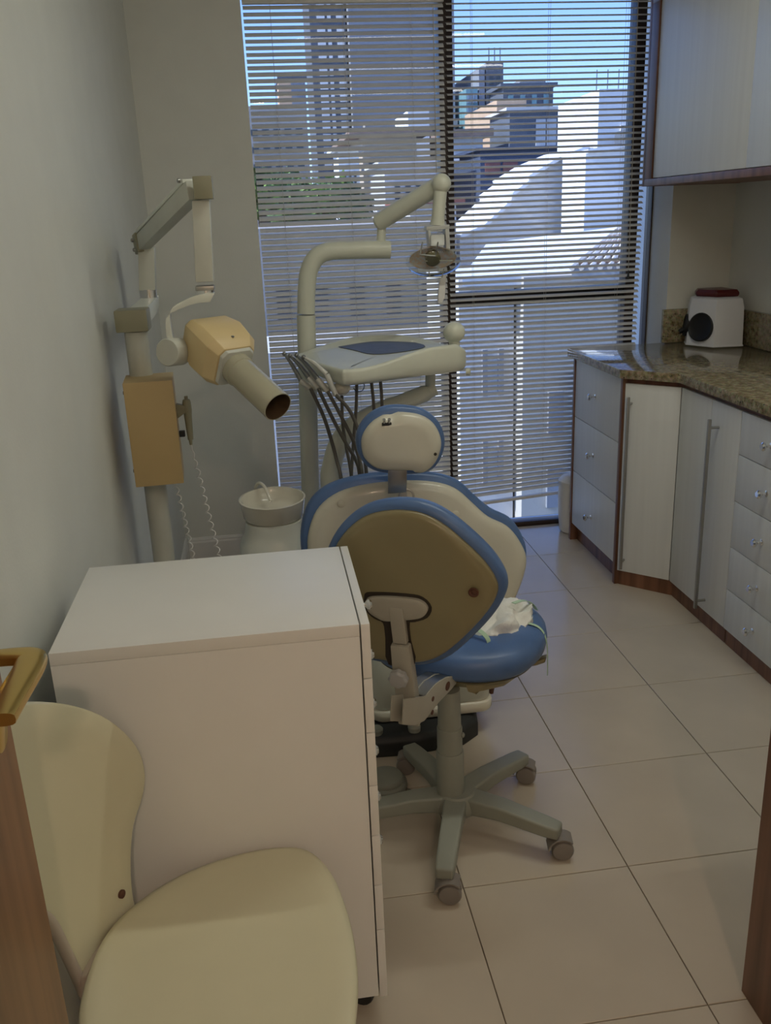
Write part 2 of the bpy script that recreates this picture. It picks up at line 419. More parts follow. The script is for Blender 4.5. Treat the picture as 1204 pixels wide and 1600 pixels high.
ld = bpy.data.lights.new('down_light', 'AREA'); ld.shape = 'DISK'; ld.size = .11; ld.energy = DOWN_W; ld.color = (1, .69, .48)
lo = bpy.data.objects.new('down_light', ld); COL.objects.link(lo); lo.location = (.14, -1.45, ZC-.015); lo.parent = t; lo.location -= t.location

# ================================================================== RIGHT CABINETS
def knob(x, y, z, d, parent, m='chrome', s=1.0):
    d = Vector(d)
    return MB().lathe([(.008*s, 0), (.008*s, .002), (.0035*s, .004), (.0035*s, .012*s), (.010*s, .018*s), (.011*s, .022*s), (.007*s, .026*s)], (x, y, z), 16, d).build('knob', m, parent)
FA, FC = 1.373, 1.535
ca = thing('drawer_cabinet', (1.7, 3.58, 0), 'white three-drawer base cabinet with brown stiles beside the blinds', 'cabinet')
MB().box(FA+.02, 2.07, 3.315, 3.84, .085, .862).build('body', 'white_grain', ca, smooth=False)
for y0, y1 in ((3.842, 3.862), (3.292, 3.314)):
    MB().box(FA-.004, 2.07, y0, y1, 0, .864).build('side_panel', 'wood_trim', ca, bevel=.001)
MB().box(FA+.03, FA+.05, 3.315, 3.841, 0, .085).build('plinth', 'wood_trim', ca, smooth=False)
zs = (.085, .345, .600, .862)
for k in range(3):
    d = MB().box(FA, FA+.019, 3.317, 3.839, zs[k]+.0015, zs[k+1]-.0015).build('drawer_front', 'white_grain', ca, bevel=.0012)
    knob(FA, 3.592, (zs[k]+zs[k+1])/2+(.005 if k else -.02), (-1, 0, 0), d, s=1.3)
def prism(poly, z0, z1): return MB().loft([[Vector((x, y, z)) for x, y in poly] for z in (z0, z1)])
cb = thing('corner_cabinet', (1.75, 3.0, 0), 'white angled corner cabinet with two long bar handles', 'cabinet')
P0, P1 = Vector((FA+.002, 3.288, 0)), Vector((FC, 3.135, 0))
prism([(P0.x+.03, 3.289), (P1.x+.03, P1.y), (FC+.03, 2.70), (2.07, 2.70), (2.07, 3.289)], .06, .845).build('body', 'white_grain', cb, smooth=False)
prism([(P0.x+.012, 3.289), (P1.x+.012, P1.y-.006), (FC+.012, 2.70), (FC+.034, 2.70), (P1.x+.034, P1.y), (P0.x+.034, 3.289)], 0, .062).build('plinth', 'wood_trim', cb, smooth=False)
dv = (P1-P0).normalized(); nv = Vector((dv.y, -dv.x, 0))
if nv.x > 0: nv = -nv
def vpanel(a, b, n, th, z0, z1):
    mb = MB(); return mb.loft([[a+EZ*z, b+EZ*z, b-n*th+EZ*z, a-n*th+EZ*z] for z in (z0, z1)])
def bar_handle(p, n, z0, z1, parent):
    n = Vector(n); h = MB().box(-.006, .006, -.005, .005, z0, z1, Matrix.Translation(p+n*.036)).build('bar_handle', 'steel', parent, bevel=.0015)
    for z in (z0+.03, z1-.03): MB().cyl(p+EZ*z+n*.0005, p+EZ*z+n*.034, .005, seg=10).build('standoff', 'steel', h)
da = vpanel(P0+dv*.003, P1-dv*.0015, nv, .019, .064, .846).build('door', 'white_grain', cb, bevel=.001)
bar_handle(P0+dv*.03, nv, .085, .80, da)
db = MB().box(FC, FC+.019, 2.899, 3.132, .064, .846).build('door', 'white_grain', cb, bevel=.001)
dc = MB().box(FC, FC+.019, 2.698, 2.896, .064, .846).build('door', 'white_grain', cb, bevel=.001)
bar_handle(Vector((FC, 2.838, 0)), (-1, 0, 0), .078, .79, dc)
cc = thing('drawer_unit', (1.8, 2.5, 0), 'white base cabinet of five drawers with round chrome knobs', 'cabinet')
MB().box(FC+.02, 2.07, 2.325, 2.694, .06, .845).build('body', 'white_grain', cc, smooth=False)
MB().box(FC+.012, FC+.034, 2.30, 2.695, 0, .062).build('plinth', 'wood_trim', cc, smooth=False)
MB().box(FC-.004, 2.07, 2.300, 2.320, 0, .864).build('side_panel', 'wood_trim', cc, bevel=.001)
zs = (.062, .214, .371, .537, .700, .847)
for k in range(5):
    d = MB().box(FC, FC+.019, 2.324, 2.694, zs[k]+.0015, zs[k+1]-.0015).build('drawer_front', 'white_grain', cc, bevel=.0012)
    knob(FC, 2.508, (zs[k]+zs[k+1])/2, (-1, 0, 0), d, s=1.3)
ct = thing('granite_worktop', (1.75, 3.1, .865), 'speckled brown granite worktop with angled front over the cabinets', 'worktop')
poly = [(1.350, 3.895), (1.352, 3.284), (1.518, 3.122), (1.520, 2.28), (2.079, 2.28), (2.079, 3.878), (1.80, 3.878), (1.80, 3.895)]
prism(poly, .866, .901).build('slab', 'granite', ct, bevel=.0025)
prism([(FA+.012, 3.29), (FC+.010, 3.128), (FC+.010, 2.30), (FC+.03, 2.30), (FC+.03, 3.14), (FA+.03, 3.29)], .8465, .8655).build('gap_shade_strip', 'wood_dark', ct, smooth=False)  # dark strip standing in for the gap shadow between slab and doors
MB().box(1.79, 2.079, 3.879, 3.899, .902, 1.05).build('backsplash', 'granite', ct, bevel=.002)
MB().box(2.0795, 2.0995, 2.28, 3.899, .902, 1.05).build('backsplash', 'granite', ct, bevel=.002)
# upper cabinet
uc = thing('wall_cabinet', (1.88, 3.2, 1.575), 'white wall cabinet framed in brown wood above the worktop', 'cabinet')
UX = 1.66
MB().box(UX+.03, 2.098, 2.30, 3.86, 1.605, 2.30).build('body', 'white_grain', uc, smooth=False)
MB().box(UX, 2.098, 3.865, 3.885, 1.575, 2.33).build('side_panel', 'wood_dark', uc, bevel=.001)
MB().box(UX, UX+.028, 3.795, 3.864, 1.6035, 2.2675).build('stile', 'wood_dark', uc, bevel=.001)
MB().box(UX, 2.098, 2.30, 3.8645, 1.576, 1.603).build('bottom_panel', 'wood_trim', uc, bevel=.001)
MB().box(UX, UX+.028, 2.30, 3.8645, 2.268, 2.32).build('top_rail', 'wood_dark', uc, bevel=.001)
for y0, y1 in ((3.045, 3.791), (2.30, 3.042)):
    MB().box(UX+.006, UX+.024, y0, y1, 1.606, 2.265).build('door', 'white_grain', uc, bevel=.001)

# white box with arm holes on the counter
bx = thing('glove_box', (1.975, 3.76, .902), 'white faceted box with black arm holes and maroon lid on worktop', 'box')
hexa = [(2.055, 3.648), (1.922, 3.656), (1.856, 3.785), (1.885, 3.862), (2.06, 3.868)]
def hexring(k, z, c=(1.975, 3.765)): return [Vector((c[0]+(x-c[0])*k, c[1]+(y-c[1])*k, z)) for x, y in hexa]
MB().loft([hexring(1.0, .902), hexring(1.0, .907), hexring(.975, .911), hexring(.93, 1.07), hexring(.86, 1.105), hexring(.70, 1.112)]).build('shell', 'grey_white', bx, bevel=.007, segs=3)
MB().loft([hexring(.70, 1.1125), hexring(.74, 1.120), hexring(.74, 1.130), hexring(.66, 1.142)]).build('lid', 'maroon', bx, bevel=.003)
def face_disc(i, r, name, out=.004):
    a, b = hexring(.97, .985)[i], hexring(.97, .985)[i+1]; c = (a+b)/2; e = (b-a).normalized(); n = Vector((-e.y, e.x, 0))
    if n.dot(c-Vector((1.975, 3.765, .985))) < 0: n = -n
    n = (n + EZ*.13).normalized()
    o = MB().lathe([(r*1.0, -.010), (r*1.0, out), (r*.93, out+.003), (r*.86, out-.001), (r*.3, out-.004)], c, 28, n).build(name, 'hole_black', bx)
    return c, n, o
c, n, _ = face_disc(1, .062, 'arm_hole', .006)
c, n, o = face_disc(2, .048, 'arm_hole', .008)
MB().cyl(c+n*.010-EZ*.02, c+n*.03-EZ*.035, .012, .010, 12).build('plug', 'hole_black', o)

# white bin by the window
bn = thing('waste_bin', (1.43, 3.955, 0), 'rounded white plastic bin between cabinet and window', 'bin')
MB().lathe([(.062, 0), (.074, .012), (.082, .10), (.084, .20), (.080, .25)], (1.43, 3.955, 0), 28).build('body', 'white_plastic', bn)
MB().lathe([(.083, .251), (.083, .262), (.060, .285), (.02, .295), (0, .296)], (1.43, 3.955, 0), 28).build('lid', 'white_plastic', bn)

# tall wooden cabinet at the right frame edge
tc_ = thing('wooden_cabinet', (1.1, .935, 0), 'low dark brown wooden cabinet at the lower right frame edge', 'cabinet')
MB().box(.862, 1.33, .595, 1.27, .06, .98).build('body', 'wood_trim', tc_, smooth=False)
MB().box(.842, .861, .58, 1.289, 0, 1.0).build('side_panel', 'wood_trim', tc_, bevel=.0015)
MB().box(1.331, 1.35, .58, 1.289, 0, 1.0).build('side_panel', 'wood_trim', tc_, bevel=.0015)
MB().box(.862, 1.33, .582, 1.287, .981, 1.0).build('top_panel', 'wood_trim', tc_, bevel=.0015)
for x0, x1 in ((.863, 1.094), (1.097, 1.329)):
    d = MB().box(x0, x1, 1.2715, 1.288, .062, .978).build('door', 'wood_trim', tc_, bevel=.001)
    knob(1.07 if x0 < 1 else 1.12, 1.288, .6, (0, 1, 0), d)

# ================================================================== DOOR LEFT
DX = -.325
dr = struct(thing('door_1', (DX-.018, .52, 0), 'open brown wooden door with brass lever handle at the left frame edge', None))
MB().box(DX-.036, DX, .12, .955, .008, 2.10).build('leaf', 'wood_door', dr, bevel=.0015)
hz = 1.068
lev = catmull([(DX+.002, .905, hz), (DX+.034, .905, hz), (DX+.052, .899, hz), (DX+.056, .878, hz), (DX+.055, .84, hz), (DX+.053, .80, hz), (DX+.052, .772, hz)], 5)
def lever_ring(p, t, wid, thk):
    t = t.normalized(); s = t.cross(EZ).normalized(); out = []
    for k in range(14):
        a = 2*math.pi*k/14; ca_, sa = math.cos(a), math.sin(a)
        out.append(p + s*(wid/2*math.copysign(abs(ca_)**.6, ca_)) + EZ*(thk/2*math.copysign(abs(sa)**.6, sa)))
    return out
n = len(lev)
lh = MB().loft([lever_ring(lev[i], lev[min(i+1, n-1)]-lev[max(i-1, 0)], .022 + .010*min(1, i/12), .014) for i in range(n)]).build('lever_handle', 'brass', dr)
MB().lathe([(.026, 0), (.026, .006), (.022, .009), (.012, .010)], (DX, .905, hz), 28, (1, 0, 0)).build('rose', 'brass', lh)
MB().lathe([(.022, 0), (.022, .005), (.018, .007)], (DX, .905, hz-.09), 24, (1, 0, 0)).build('lock_rose', 'brass', dr)

# ================================================================== DRAWER CABINET (near)
dcx0, dcx1, dcy0, dcy1, dct = -.381, .119, 1.345, 1.722, .857
nc = thing('mobile_drawer_cabinet', ((dcx0+dcx1)/2, 1.53, 0), 'tall white mobile drawer cabinet in front of the blue stool', 'cabinet')
MB().box(dcx0, dcx1, dcy0, dcy1, dct-.022, dct).build('top', 'white_board', nc, bevel=.001)
MB().box(dcx0, dcx1, dcy0, dcy0+.018, .062, dct-.0225).build('side_panel', 'white_board', nc, bevel=.0008)
MB().box(dcx0, dcx1, dcy1-.018, dcy1, .062, dct-.0225).build('side_panel', 'white_board', nc, bevel=.0008)
MB().box(dcx0, dcx0+.012, dcy0+.0185, dcy1-.0185, .062, dct-.0225).build('back_panel', 'white_board', nc, smooth=False)
MB().box(dcx0+.013, dcx1-.003, dcy0+.019, dcy1-.019, .062, dct-.024).build('carcass', 'white_board', nc, smooth=False)
zs = [.857, .754, .648, .540, .434, .324, .221, .058]
for k in range(7):
    d = MB().box(dcx1+.0025, dcx1+.0175, dcy0-.001, dcy1, zs[k+1]+.0016, zs[k]-.0004).build('drawer_front', 'white_board', nc, bevel=.0008)
    if k < 6:
        knob(dcx1+.0175, 1.535, (zs[k]+zs[k+1])/2, (1, 0, 0), d, s=.95)
for x in (dcx0+.06, dcx1-.03):
    for y in (dcy0+.05, dcy1-.05):
        c_ = MB().lathe([(.026, -.010), (.028, -.006), (.028, .006), (.026, .010)], (x, y, .028), 20, (.5, .86, 0)).build('caster', 'black_rubber', nc)
        MB().box(x-.016, x+.016, y-.016, y+.016, .045, .0615).build('caster_fork', 'black_rubber', c_, bevel=.003)

# ================================================================== CREAM CHAIR
ch = thing('visitor_chair', (-.13, 1.1, 0), 'cream moulded plastic chair at the lower left, beside the door', 'chair')
seat = [(-.338, 1.06), (-.325, 1.165), (-.283, 1.235), (-.215, 1.29), (-.13, 1.322), (-.05, 1.330), (.005, 1.312), (.040, 1.255), (.058, 1.17), (.064, 1.08), (.056, .98), (.03, .89), (-.03, .845), (-.11, .84), (-.2, .87), (-.28, .935), (-.325, .99)]
sl = [Vector((p.x, p.y)) for p in catmull([(x, y, 0) for x, y in seat], 5, True)]
def seat_bend(x, y):
    return -.10*max(0, x-.0)**1.5*2 + .25*(((x+.14)**2)*.25 + ((y-1.08)**2)*.3) - .012
R = []
for d, h in ((.012, -.014), (.002, -.010), (0, -.004), (.003, .002), (.012, .0045), (.03, .0035)):
    R.append([Vector((p.x, p.y, .450+h+.5*seat_bend(p.x, p.y))) for p in inset(sl, d)])
cs_ = Vector((-.13, 1.09))
for k in (.75, .5, .25, .03): R.append([Vector((p.x, p.y, .4505+.5*seat_bend(p.x, p.y))) for p in [cs_+(q.xy-cs_)*k for q in R[8 if False else 5]]])
R.insert(0, [Vector((p.x, p.y, .434+.5*seat_bend(p.x, p.y))) for p in [cs_+(q.xy-cs_)*.5 for q in R[0]]])
mb = MB().loft(R)
mb.build('seat', 'chair_cream', ch, angle=60)
# backrest: a rounded shell facing the room (+x, turned towards the camera)
bo = Vector((-.362, 1.135, .60)); bn_ = Vector((.90, -.436, .10)).normalized(); bu = Vector((.436, .90, 0)).normalized(); bv_ = bn_.cross(bu); 
if bv_.z < 0: bv_ = -bv_
pts = [(.0, -.27), (-.008, -.20), (-.020, -.12), (-.035, -.05), (-.075, .0), (-.115, .05), (-.12, .12), (-.09, .20), (-.05, .25), (-.006, .277), (.05, .258), (.122, .210), (.177, .154), (.213, .086), (.218, .032), (.203, -.006), (.174, -.042), (.154, -.09), (.140, -.148), (.137, -.20), (.13, -.27)]
bl2 = [Vector((p.x, p.y)) for p in catmull([(a, b, 0) for a, b in pts], 4, True)]
def bb(x, y): return .9*((x-.05)**2 - .012)
mb = MB(); RR = []
for d, h in ((.006, -.005), (0, -.002), (0, .002), (.005, .005)):
    RR.append([bo + bu*p.x + bv_*p.y + bn_*(h + bb(p.x, p.y)) for p in inset(bl2, d)])
def fillgrid(loop2, h, flip):
    """triangulated interior by shrinking rings so that the shell can curve"""
    rings = []
    for k in (1, .8, .6, .4, .2, .04):
        lp = [Vector((p.x*k + .055*(1-k), p.y*k + .02*(1-k))) for p in loop2]
        rings.append([bo + bu*p.x + bv_*p.y + bn_*(h + bb(p.x, p.y)) for p in lp])
    return rings
f1 = fillgrid(inset(bl2, .005), .005, 0); f0 = fillgrid(inset(bl2, .006), -.005, 1)
mb.loft(list(reversed(f0)) + RR[1:3] + f1)
mb.build('backrest', 'chair_cream', ch, angle=60)
er = [bo+bu*a_+bv_*b_+bn_*(.002+bb(a_, b_)) for a_, b_ in ((-.10, .03), (-.072, .0), (-.036, -.05), (-.021, -.12), (-.009, -.20), (-.002, -.265))]
MB().tube(catmull(er, 5), [.004]+[.009]*24+[.007], 12).build('edge_roll', 'chair_edge', ch)
# neck joining back and seat, and steel frame
MB().bar(catmull([bo+bu*.06+bv_*(-.17)-bn_*.012, (-.322, 1.165, .405), (-.29, 1.15, .388), (-.22, 1.12, .388)], 4), (.2, .95, 0), (.9, -.2, .4), .15, .014).build('neck', 'chair_edge', ch, bevel=.004)
MB().box(-.26, .0, .98, 1.18, .405, .424).build('seat_plate', 'steel', ch, bevel=.004)
for sx, sy in ((-1, -1), (-1, 1), (1, -1), (1, 1)):
    MB().tube(catmull([(-.13+sx*.08, 1.08+sy*.08, .405), (-.13+sx*.15, 1.08+sy*.15, .38), (-.13+sx*.175, 1.08+sy*.175, .2), (-.13+sx*.19, 1.08+sy*.19, 0.0)], 4), .010, 10).build('leg', 'chrome', ch)
MB().lathe([(.007, -.002), (.007, .003), (.005, .004)], bo+bu*.115+bv_*(-.13)+bn_*(.006+bb(.115, -.13)), 14, bn_).build('screw_cap', 'rust', ch)

# ================================================================== STOOL
SX, SY = .394, 1.893
st = thing('office_stool', (SX, SY, 0), 'blue and tan swivel stool with five grey caster legs', 'stool')
hub = MB().lathe([(.055, .060), (.060, .075), (.055, .100), (.045, .112)], (SX, SY, 0), 28).build('hub', 'stool_grey', st)
for k in range(5):
    a = math.radians(-108.5 + 72*k); d = Vector((math.cos(a), math.sin(a), 0)); s = Vector((-d.y, d.x, 0)); c0 = Vector((SX, SY, 0))
    arm = MB().bar([c0+d*.035+EZ*.085, c0+d*.12+EZ*.088, c0+d*.24+EZ*.076, c0+d*.272+EZ*.074], s, EZ, [.058, .050, .046, .040], [.045, .040, .034, .030])
    arm.build('base_leg', 'stool_grey', st, bevel=.007, segs=3)
    ca_ = math.radians((-14, -10, -22, 165, 170)[k]); h = Vector((math.cos(ca_), math.sin(ca_), 0)); cp = c0+d*.265+h*.012
    tyre = MB()
    for sg in (-1, 1):
        tyre.lathe([(.012, sg*.004), (.0255, sg*.005), (.027, sg*.008), (.027, sg*.016), (.024, sg*.021), (.010, sg*.023)], cp+EZ*.027, 22, Vector((-h.y, h.x, 0)))
    cw = tyre.build('caster', 'caster_grey', st)
    hood = MB(); ax = Vector((-h.y, h.x, 0)); rings = []
    for t_ in range(9):
        g = math.radians(25 + 130*t_/8); o_ = cp + EZ*.027 + h*(-.001) + (h*math.cos(g+.35) + EZ*math.sin(g+.35))*.031
        rings.append([o_-ax*.021, o_+ax*.021, o_+ax*.021+(h*math.cos(g+.35)+EZ*math.sin(g+.35))*.004, o_-ax*.021+(h*math.cos(g+.35)+EZ*math.sin(g+.35))*.004])
    hood.loft(rings).build('caster_hood', 'caster_grey', cw)
    MB().cyl(c0+d*.262+EZ*.050, c0+d*.262+EZ*.066, .008, seg=10).build('caster_stem', 'steel', cw)
MB().lathe([(.0345, .100), (.0345, .225), (.033, .228)], (SX-.016, SY, 0), 28).build('column_sleeve', 'stool_grey', st)
MB().lathe([(.0315, .2285), (.0315, .292), (.030, .296)], (SX-.016, SY, 0), 28).build('column_sleeve', 'stool_grey', st)
MB().lathe([(.029, .2965), (.027, .40)], (SX-.016, SY, 0), 28).build('gas_column', 'stool_grey', st)
MB().lathe([(.006, 0), (.007, .006), (.004, .009)], (SX+.010, SY-.012, .275), 12, (.8, -.5, .1)).build('lever_knob', 'stool_grey', st)
fa = math.radians(64); FD = Vector((math.cos(fa), math.sin(fa), 0)); SD = Vector((FD.y, -FD.x, 0))   # SD to the viewer's right
# seat cushion
so_ = Vector((.432, 2.035, .472))
sp = [(0, -.195), (.10, -.185), (.185, -.13), (.222, -.03), (.215, .08), (.16, .17), (.07, .205), (0, .21)]
full = sp + [(-x, y) for x, y in reversed(sp[1:-1])]
sl2 = [Vector((p.x, p.y)) for p in catmull([(a, b, 0) for a, b in full], 5, True)]
mb = MB(); plate(mb, sl2, so_, SD, FD, EZ, [(.05, -.038), (.016, -.034), (.003, -.020), (0, 0), (.004, .020), (.020, .032), (.06, .038)])
mb.build('seat_cushion', 'blue_vinyl', st, angle=70)
mb = MB(); plate(mb, sl2, so_, SD, FD, EZ, [(.075, -.072), (.055, -.070), (.030, -.045), (.018, -.0385)])
mb.build('seat_shell', 'tan_shell', st, angle=60)
pan = [Vector(p) for p in ((.05, -.155), (.10, -.15), (.15, -.11), (.18, -.04), (.18, .05), (.13, .12), (.05, .12))]
MB().loft([[so_+SD*p.x+FD*p.y+EZ*z for p in inset(pan, d)] for d, z in ((.03, -.078), (.012, -.074), (0, -.035))]).build('seat_pan', 'tan_shell', st, bevel=.004)
MB().bar([so_+SD*.175+FD*.0+EZ*(-.06), so_+SD*.205+FD*.01+EZ*(-.055), so_+SD*.225+FD*.015+EZ*(-.047)], FD, EZ, .03, .012).build('seat_lever', 'tan_shell', st, bevel=.004)
# backrest post
BN = -FD; BO = Vector((.30, 1.715, .70)); tilt = math.radians(7)
BV = (EZ*math.cos(tilt) - FD*math.sin(tilt)*1.0).normalized(); BN = SD.cross(BV); BN = BN if BN.dot(FD) < 0 else -BN
def bk(pxs): return onplane(pxs, BO, SD, BV, BN)
post0 = pp(641, 1128, BO+BN*.02, BN); post1 = pp(622, 968, BO+BN*.02, BN)
MB().bar([post0, post0.lerp(post1, .6), post0.lerp(post1, .78)], SD, BN, [.050, .046, .042], .030).build('back_post', 'stool_pale', st, bevel=.005)
MB().bar([post0.lerp(post1, .79), post1.lerp(post0, -.12)], SD, BN, .032, .018).build('post_insert', 'stool_pale', st, bevel=.003)
BP = Vector((post0.x, post0.y, 0)); cq = Vector((SX-.016, SY, 0)); bd = (cq-BP).normalized(); bs = Vector((bd.y, -bd.x, 0))
po = BP + bs*.028
br_px = [(628, 1132), (648, 1133), (662, 1126), (684, 1098), (704, 1077), (716, 1062), (713, 1055), (696, 1058), (680, 1068), (664, 1087), (646, 1090), (630, 1092)]
bpl = [pp(u, v, po, bs) for u, v in br_px]
for off in (0, -.03):
    MB().loft([[p + bs*(off+q_) for p in bpl] for q_ in (-.0015, .0015)]).build('bracket_plate', 'stool_pale', st, bevel=.0006)
tpl = [pp(u, v, po, bs) for u, v in ((680, 1068), (696, 1058), (713, 1055), (664, 1087))]
MB().loft([[p - bs*.0285 + bs*q_ + EZ*e_ for p, e_ in ((tpl[3], -.001), (tpl[0], -.001), (tpl[1], -.001), (tpl[2], -.001), (tpl[2], -.004), (tpl[1], -.004), (tpl[0], -.004), (tpl[3], -.004))] for q_ in (-.026, .026)]).build('bracket_top', 'steel', st)
for (u, v), r in (((699, 1072), .010), ((676, 1092), .0055), ((675, 1113), .0055)):
    MB().lathe([(r, -.001), (r*1.15, .0006), (r*.7, .0012)], pp(u, v, po+bs*.0015, bs), 14, bs).build('bracket_bolt', 'rust', st)
kn = post0.lerp(post1, .50) + BN*.016 - SD*.006
prof = []
mbk = MB(); rings = []
for r, z in ((.016, 0), (.021, .004), (.0215, .016), (.017, .021), (.010, .022)):
    rings.append([kn + BN*z + (r*(1+.06*math.cos(8*2*math.pi*k/48)))*(math.cos(2*math.pi*k/48)*SD + math.sin(2*math.pi*k/48)*BV) for k in range(48)])
mbk.loft(rings).build('clamp_knob', 'knob_grey', st)
out_px = [(618, 785), (575, 791), (545, 808), (520, 838), (506, 880), (505, 930), (520, 985), (550, 1020), (590, 1036), (640, 1043), (675, 1040), (705, 1026), (738, 998), (767, 968), (785, 940), (789, 914), (772, 880), (742, 846), (703, 812), (662, 791)]
ol = [Vector((p.x, p.y)) for p in catmull([(*p, 0) for p in bk(out_px)], 4, True)]
def bbk(x, y): return .30*x*x - .16*max(0, x-.075)
def shellplate(name, m, loop, rings, origin, U, V, N, bend, c2, parent, ang=60):
    R = []
    for d, h in rings: R.append((inset(loop, d), h))
    def P(p, h): return origin + U*p.x + V*p.y + N*(h + bend(p.x, p.y))
    seq = []
    for k in (.04, .3, .6, .85): seq.append([P(c2 + (p-c2)*k, R[0][1]) for p in R[0][0]])
    for lp, h in R: seq.append([P(p, h) for p in lp])
    for k in (.85, .6, .3, .04): seq.append([P(c2 + (p-c2)*k, R[-1][1]) for p in R[-1][0]])
    return MB().loft(seq).build(name, m, parent, angle=ang)
c2 = sum(ol, Vector((0, 0)))/len(ol)
shellplate('back_cushion', 'blue_vinyl', ol, [(.012, -.045), (.003, -.036), (0, -.022), (.001, -.010), (.010, -.002), (.016, -.001)], BO, SD, BV, BN, bbk, c2, st)
shellplate('back_shell', 'tan_shell', inset(ol, .016), [(.004, -.006), (0, -.001), (.002, .006), (.010, .011), (.02, .013)], BO, SD, BV, BN, bbk, c2, st)
# T-shaped dark plate standing in for recess shade, and bracket on the back
tp = [(576, 925), (585, 921), (640, 925), (662, 930), (674, 944), (668, 958), (650, 964), (640, 967), (642, 995), (648, 1030), (612, 1030), (608, 990), (604, 966), (590, 958), (578, 945)]
tl = [Vector((p.x, p.y)) for p in catmull([(*p, 0) for p in bk(tp)], 3, True)]
c3 = sum(bk([(620, 945)]), Vector((0, 0)))
mb = MB(); R = [[BO + SD*p.x + BV*p.y + BN*(h+bbk(p.x, p.y)) for p in inset(tl, d)] for d, h in ((-.004, .010), (-.004, .0145), (0, .0146))]
mb.loft(R).build('recess_shade', 'dark_gap', st)
tq = [(578, 927), (600, 924), (640, 927), (662, 932), (672, 944), (664, 956), (646, 960), (610, 962), (594, 956), (580, 944)]
tl = [Vector((p.x, p.y)) for p in catmull([(*p, 0) for p in bk(tq)], 4, True)]
mb = MB(); R = [[BO + SD*p.x + BV*p.y + BN*(h+bbk(p.x, p.y)) for p in inset(tl, d)] for d, h in ((.0, .014), (0, .022), (.004, .025), (.012, .025))]
mb.loft(R).build('back_bracket', 'stool_pale', st)
c = pp(739, 927, BO+BN*.02, BN)
MB().lathe([(.011, 0), (.011, .0025), (.009, .003), (.006, .001), (.003, .002)], c-BN*.004, 20, BN).build('screw_cap', 'rust', st)

# crumpled white cloth with green tape on the stool
cl = thing('crumpled_cloth', so_+SD*.12+FD*.02+EZ*.04, 'crumpled white cloth with green tape lying on the blue stool seat', 'cloth')
cc0 = Vector((.535, 2.005, so_.z+.034)); e1 = Vector((.80, .60, 0)).normalized(); e2 = Vector((-.60, .80, 0)).normalized()
mb = MB(); rings = []; seg = 64
for i in range(19):
    t_ = i/18; r_ = []
    rad = math.sqrt(max(0, 1-(t_*.985)**2.0))
    for k in range(seg):
        a = 2*math.pi*k/seg; sx_, sy_ = math.cos(a), math.sin(a)
        q = Vector((sx_*.118*rad, sy_*.066*rad, (.030+.016*sx_*rad)*t_))
        nz = noise.noise(Vector((sx_*2.0*rad+3, sy_*2.0*rad, t_*1.6)))*.020 + (noise.ridged_multi_fractal(Vector((sx_*2.6*rad+9, sy_*1.5*rad+5, t_*1.2)), 1, 2, 2, 1, 2)-1)*.012
        q.x += nz*.6*sx_; q.y += nz*.8*sy_; q.z = max(.0, q.z + (nz if t_ > .08 else 0))
        r_.append(cc0 + e1*q.x + e2*q.y + EZ*q.z)
    rings.append(r_)
mb.loft(rings).build('cloth', 'cloth', cl, angle=45)
def ribbon(pts, wv, wid): 
    pts = catmull(pts, 6); return MB().bar(pts, wv, (0.1, .2, 1), wid, .0012)
pA = so_+SD*.16+FD*.03+EZ*.036
MB().bar(catmull([pA+EZ*.004, so_+SD*.205+FD*.02+EZ*.034, so_+SD*.226+FD*.01-EZ*.0, so_+SD*.230+FD*.008-EZ*.09], 6), FD, SD, .010, .0012).build('tape', 'green_band', cl)
ring = [cc0 - e1*.105 + e2*(.05*math.cos(a)) + EZ*(.002+.026*math.sin(a)) for a in [math.pi*k/12 for k in range(13)]]
MB().bar(ring, e1, EZ, .014, .0015).build('tape', 'green_band', cl)
ring = [cc0 + e1*(.03+.085*t_) - e2*(.020+.01*t_) + EZ*(.052-.045*t_**3) for t_ in [k/10 for k in range(11)]]
MB().bar(ring, e2, EZ, .012, .0015).build('tape', 'green_band', cl)

# ================================================================== DENTAL CHAIR
dn = thing('dental_chair', (.42, 2.75, 0), 'cream and blue dental chair seen from behind, with oval headrest', 'dental chair')
DN_ = Vector((0, -1, .16)).normalized(); DU = EX; DV = Vector((0, -.16, -1)).normalized() * -1
DV = (EZ - DN_*EZ.dot(DN_)).normalized(); DO = Vector((.38, 2.42, .62))
def dk(pxs): return onplane(pxs, DO, DU, DV, DN_)
bpx = [(471, 860), (474, 815), (488, 782), (516, 759), (560, 745), (610, 739), (655, 738), (695, 743), (722, 754), (746, 776), (772, 797), (802, 812), (821, 836), (830, 866), (824, 905), (806, 950), (780, 1000), (700, 1030), (600, 1030), (520, 1000), (485, 930)]
dl = [Vector((p.x, p.y)) for p in catmull([(*p, 0) for p in dk(bpx)], 4, True)]
cpx = [(481, 862), (485, 824), (500, 793), (530, 770), (575, 757), (640, 751), (688, 755), (716, 766), (740, 787), (764, 808), (794, 823), (814, 846), (826, 874), (821, 905), (802, 950), (776, 998), (700, 1026), (600, 1026), (524, 996), (492, 930)]
dcl = [Vector((p.x, p.y)) for p in catmull([(*p, 0) for p in dk(cpx)], 4, True)]
def bd0(x, y): return -.18*(x-.05)**2
cd = sum(dcl, Vector((0, 0)))/len(dcl)
shellplate('back_cushion', 'blue_vinyl', dl, [(.02, -.085), (.004, -.072), (0, -.045), (.004, -.024), (.012, -.018)], DO, DU, DV, DN_, bd0, cd, dn)
shellplate('back_shell', 'cream_shell', dcl, [(.012, -.030), (.003, -.020), (0, -.012), (.003, -.003), (.012, .004), (.03, .008)], DO, DU, DV, DN_, bd0, cd, dn)
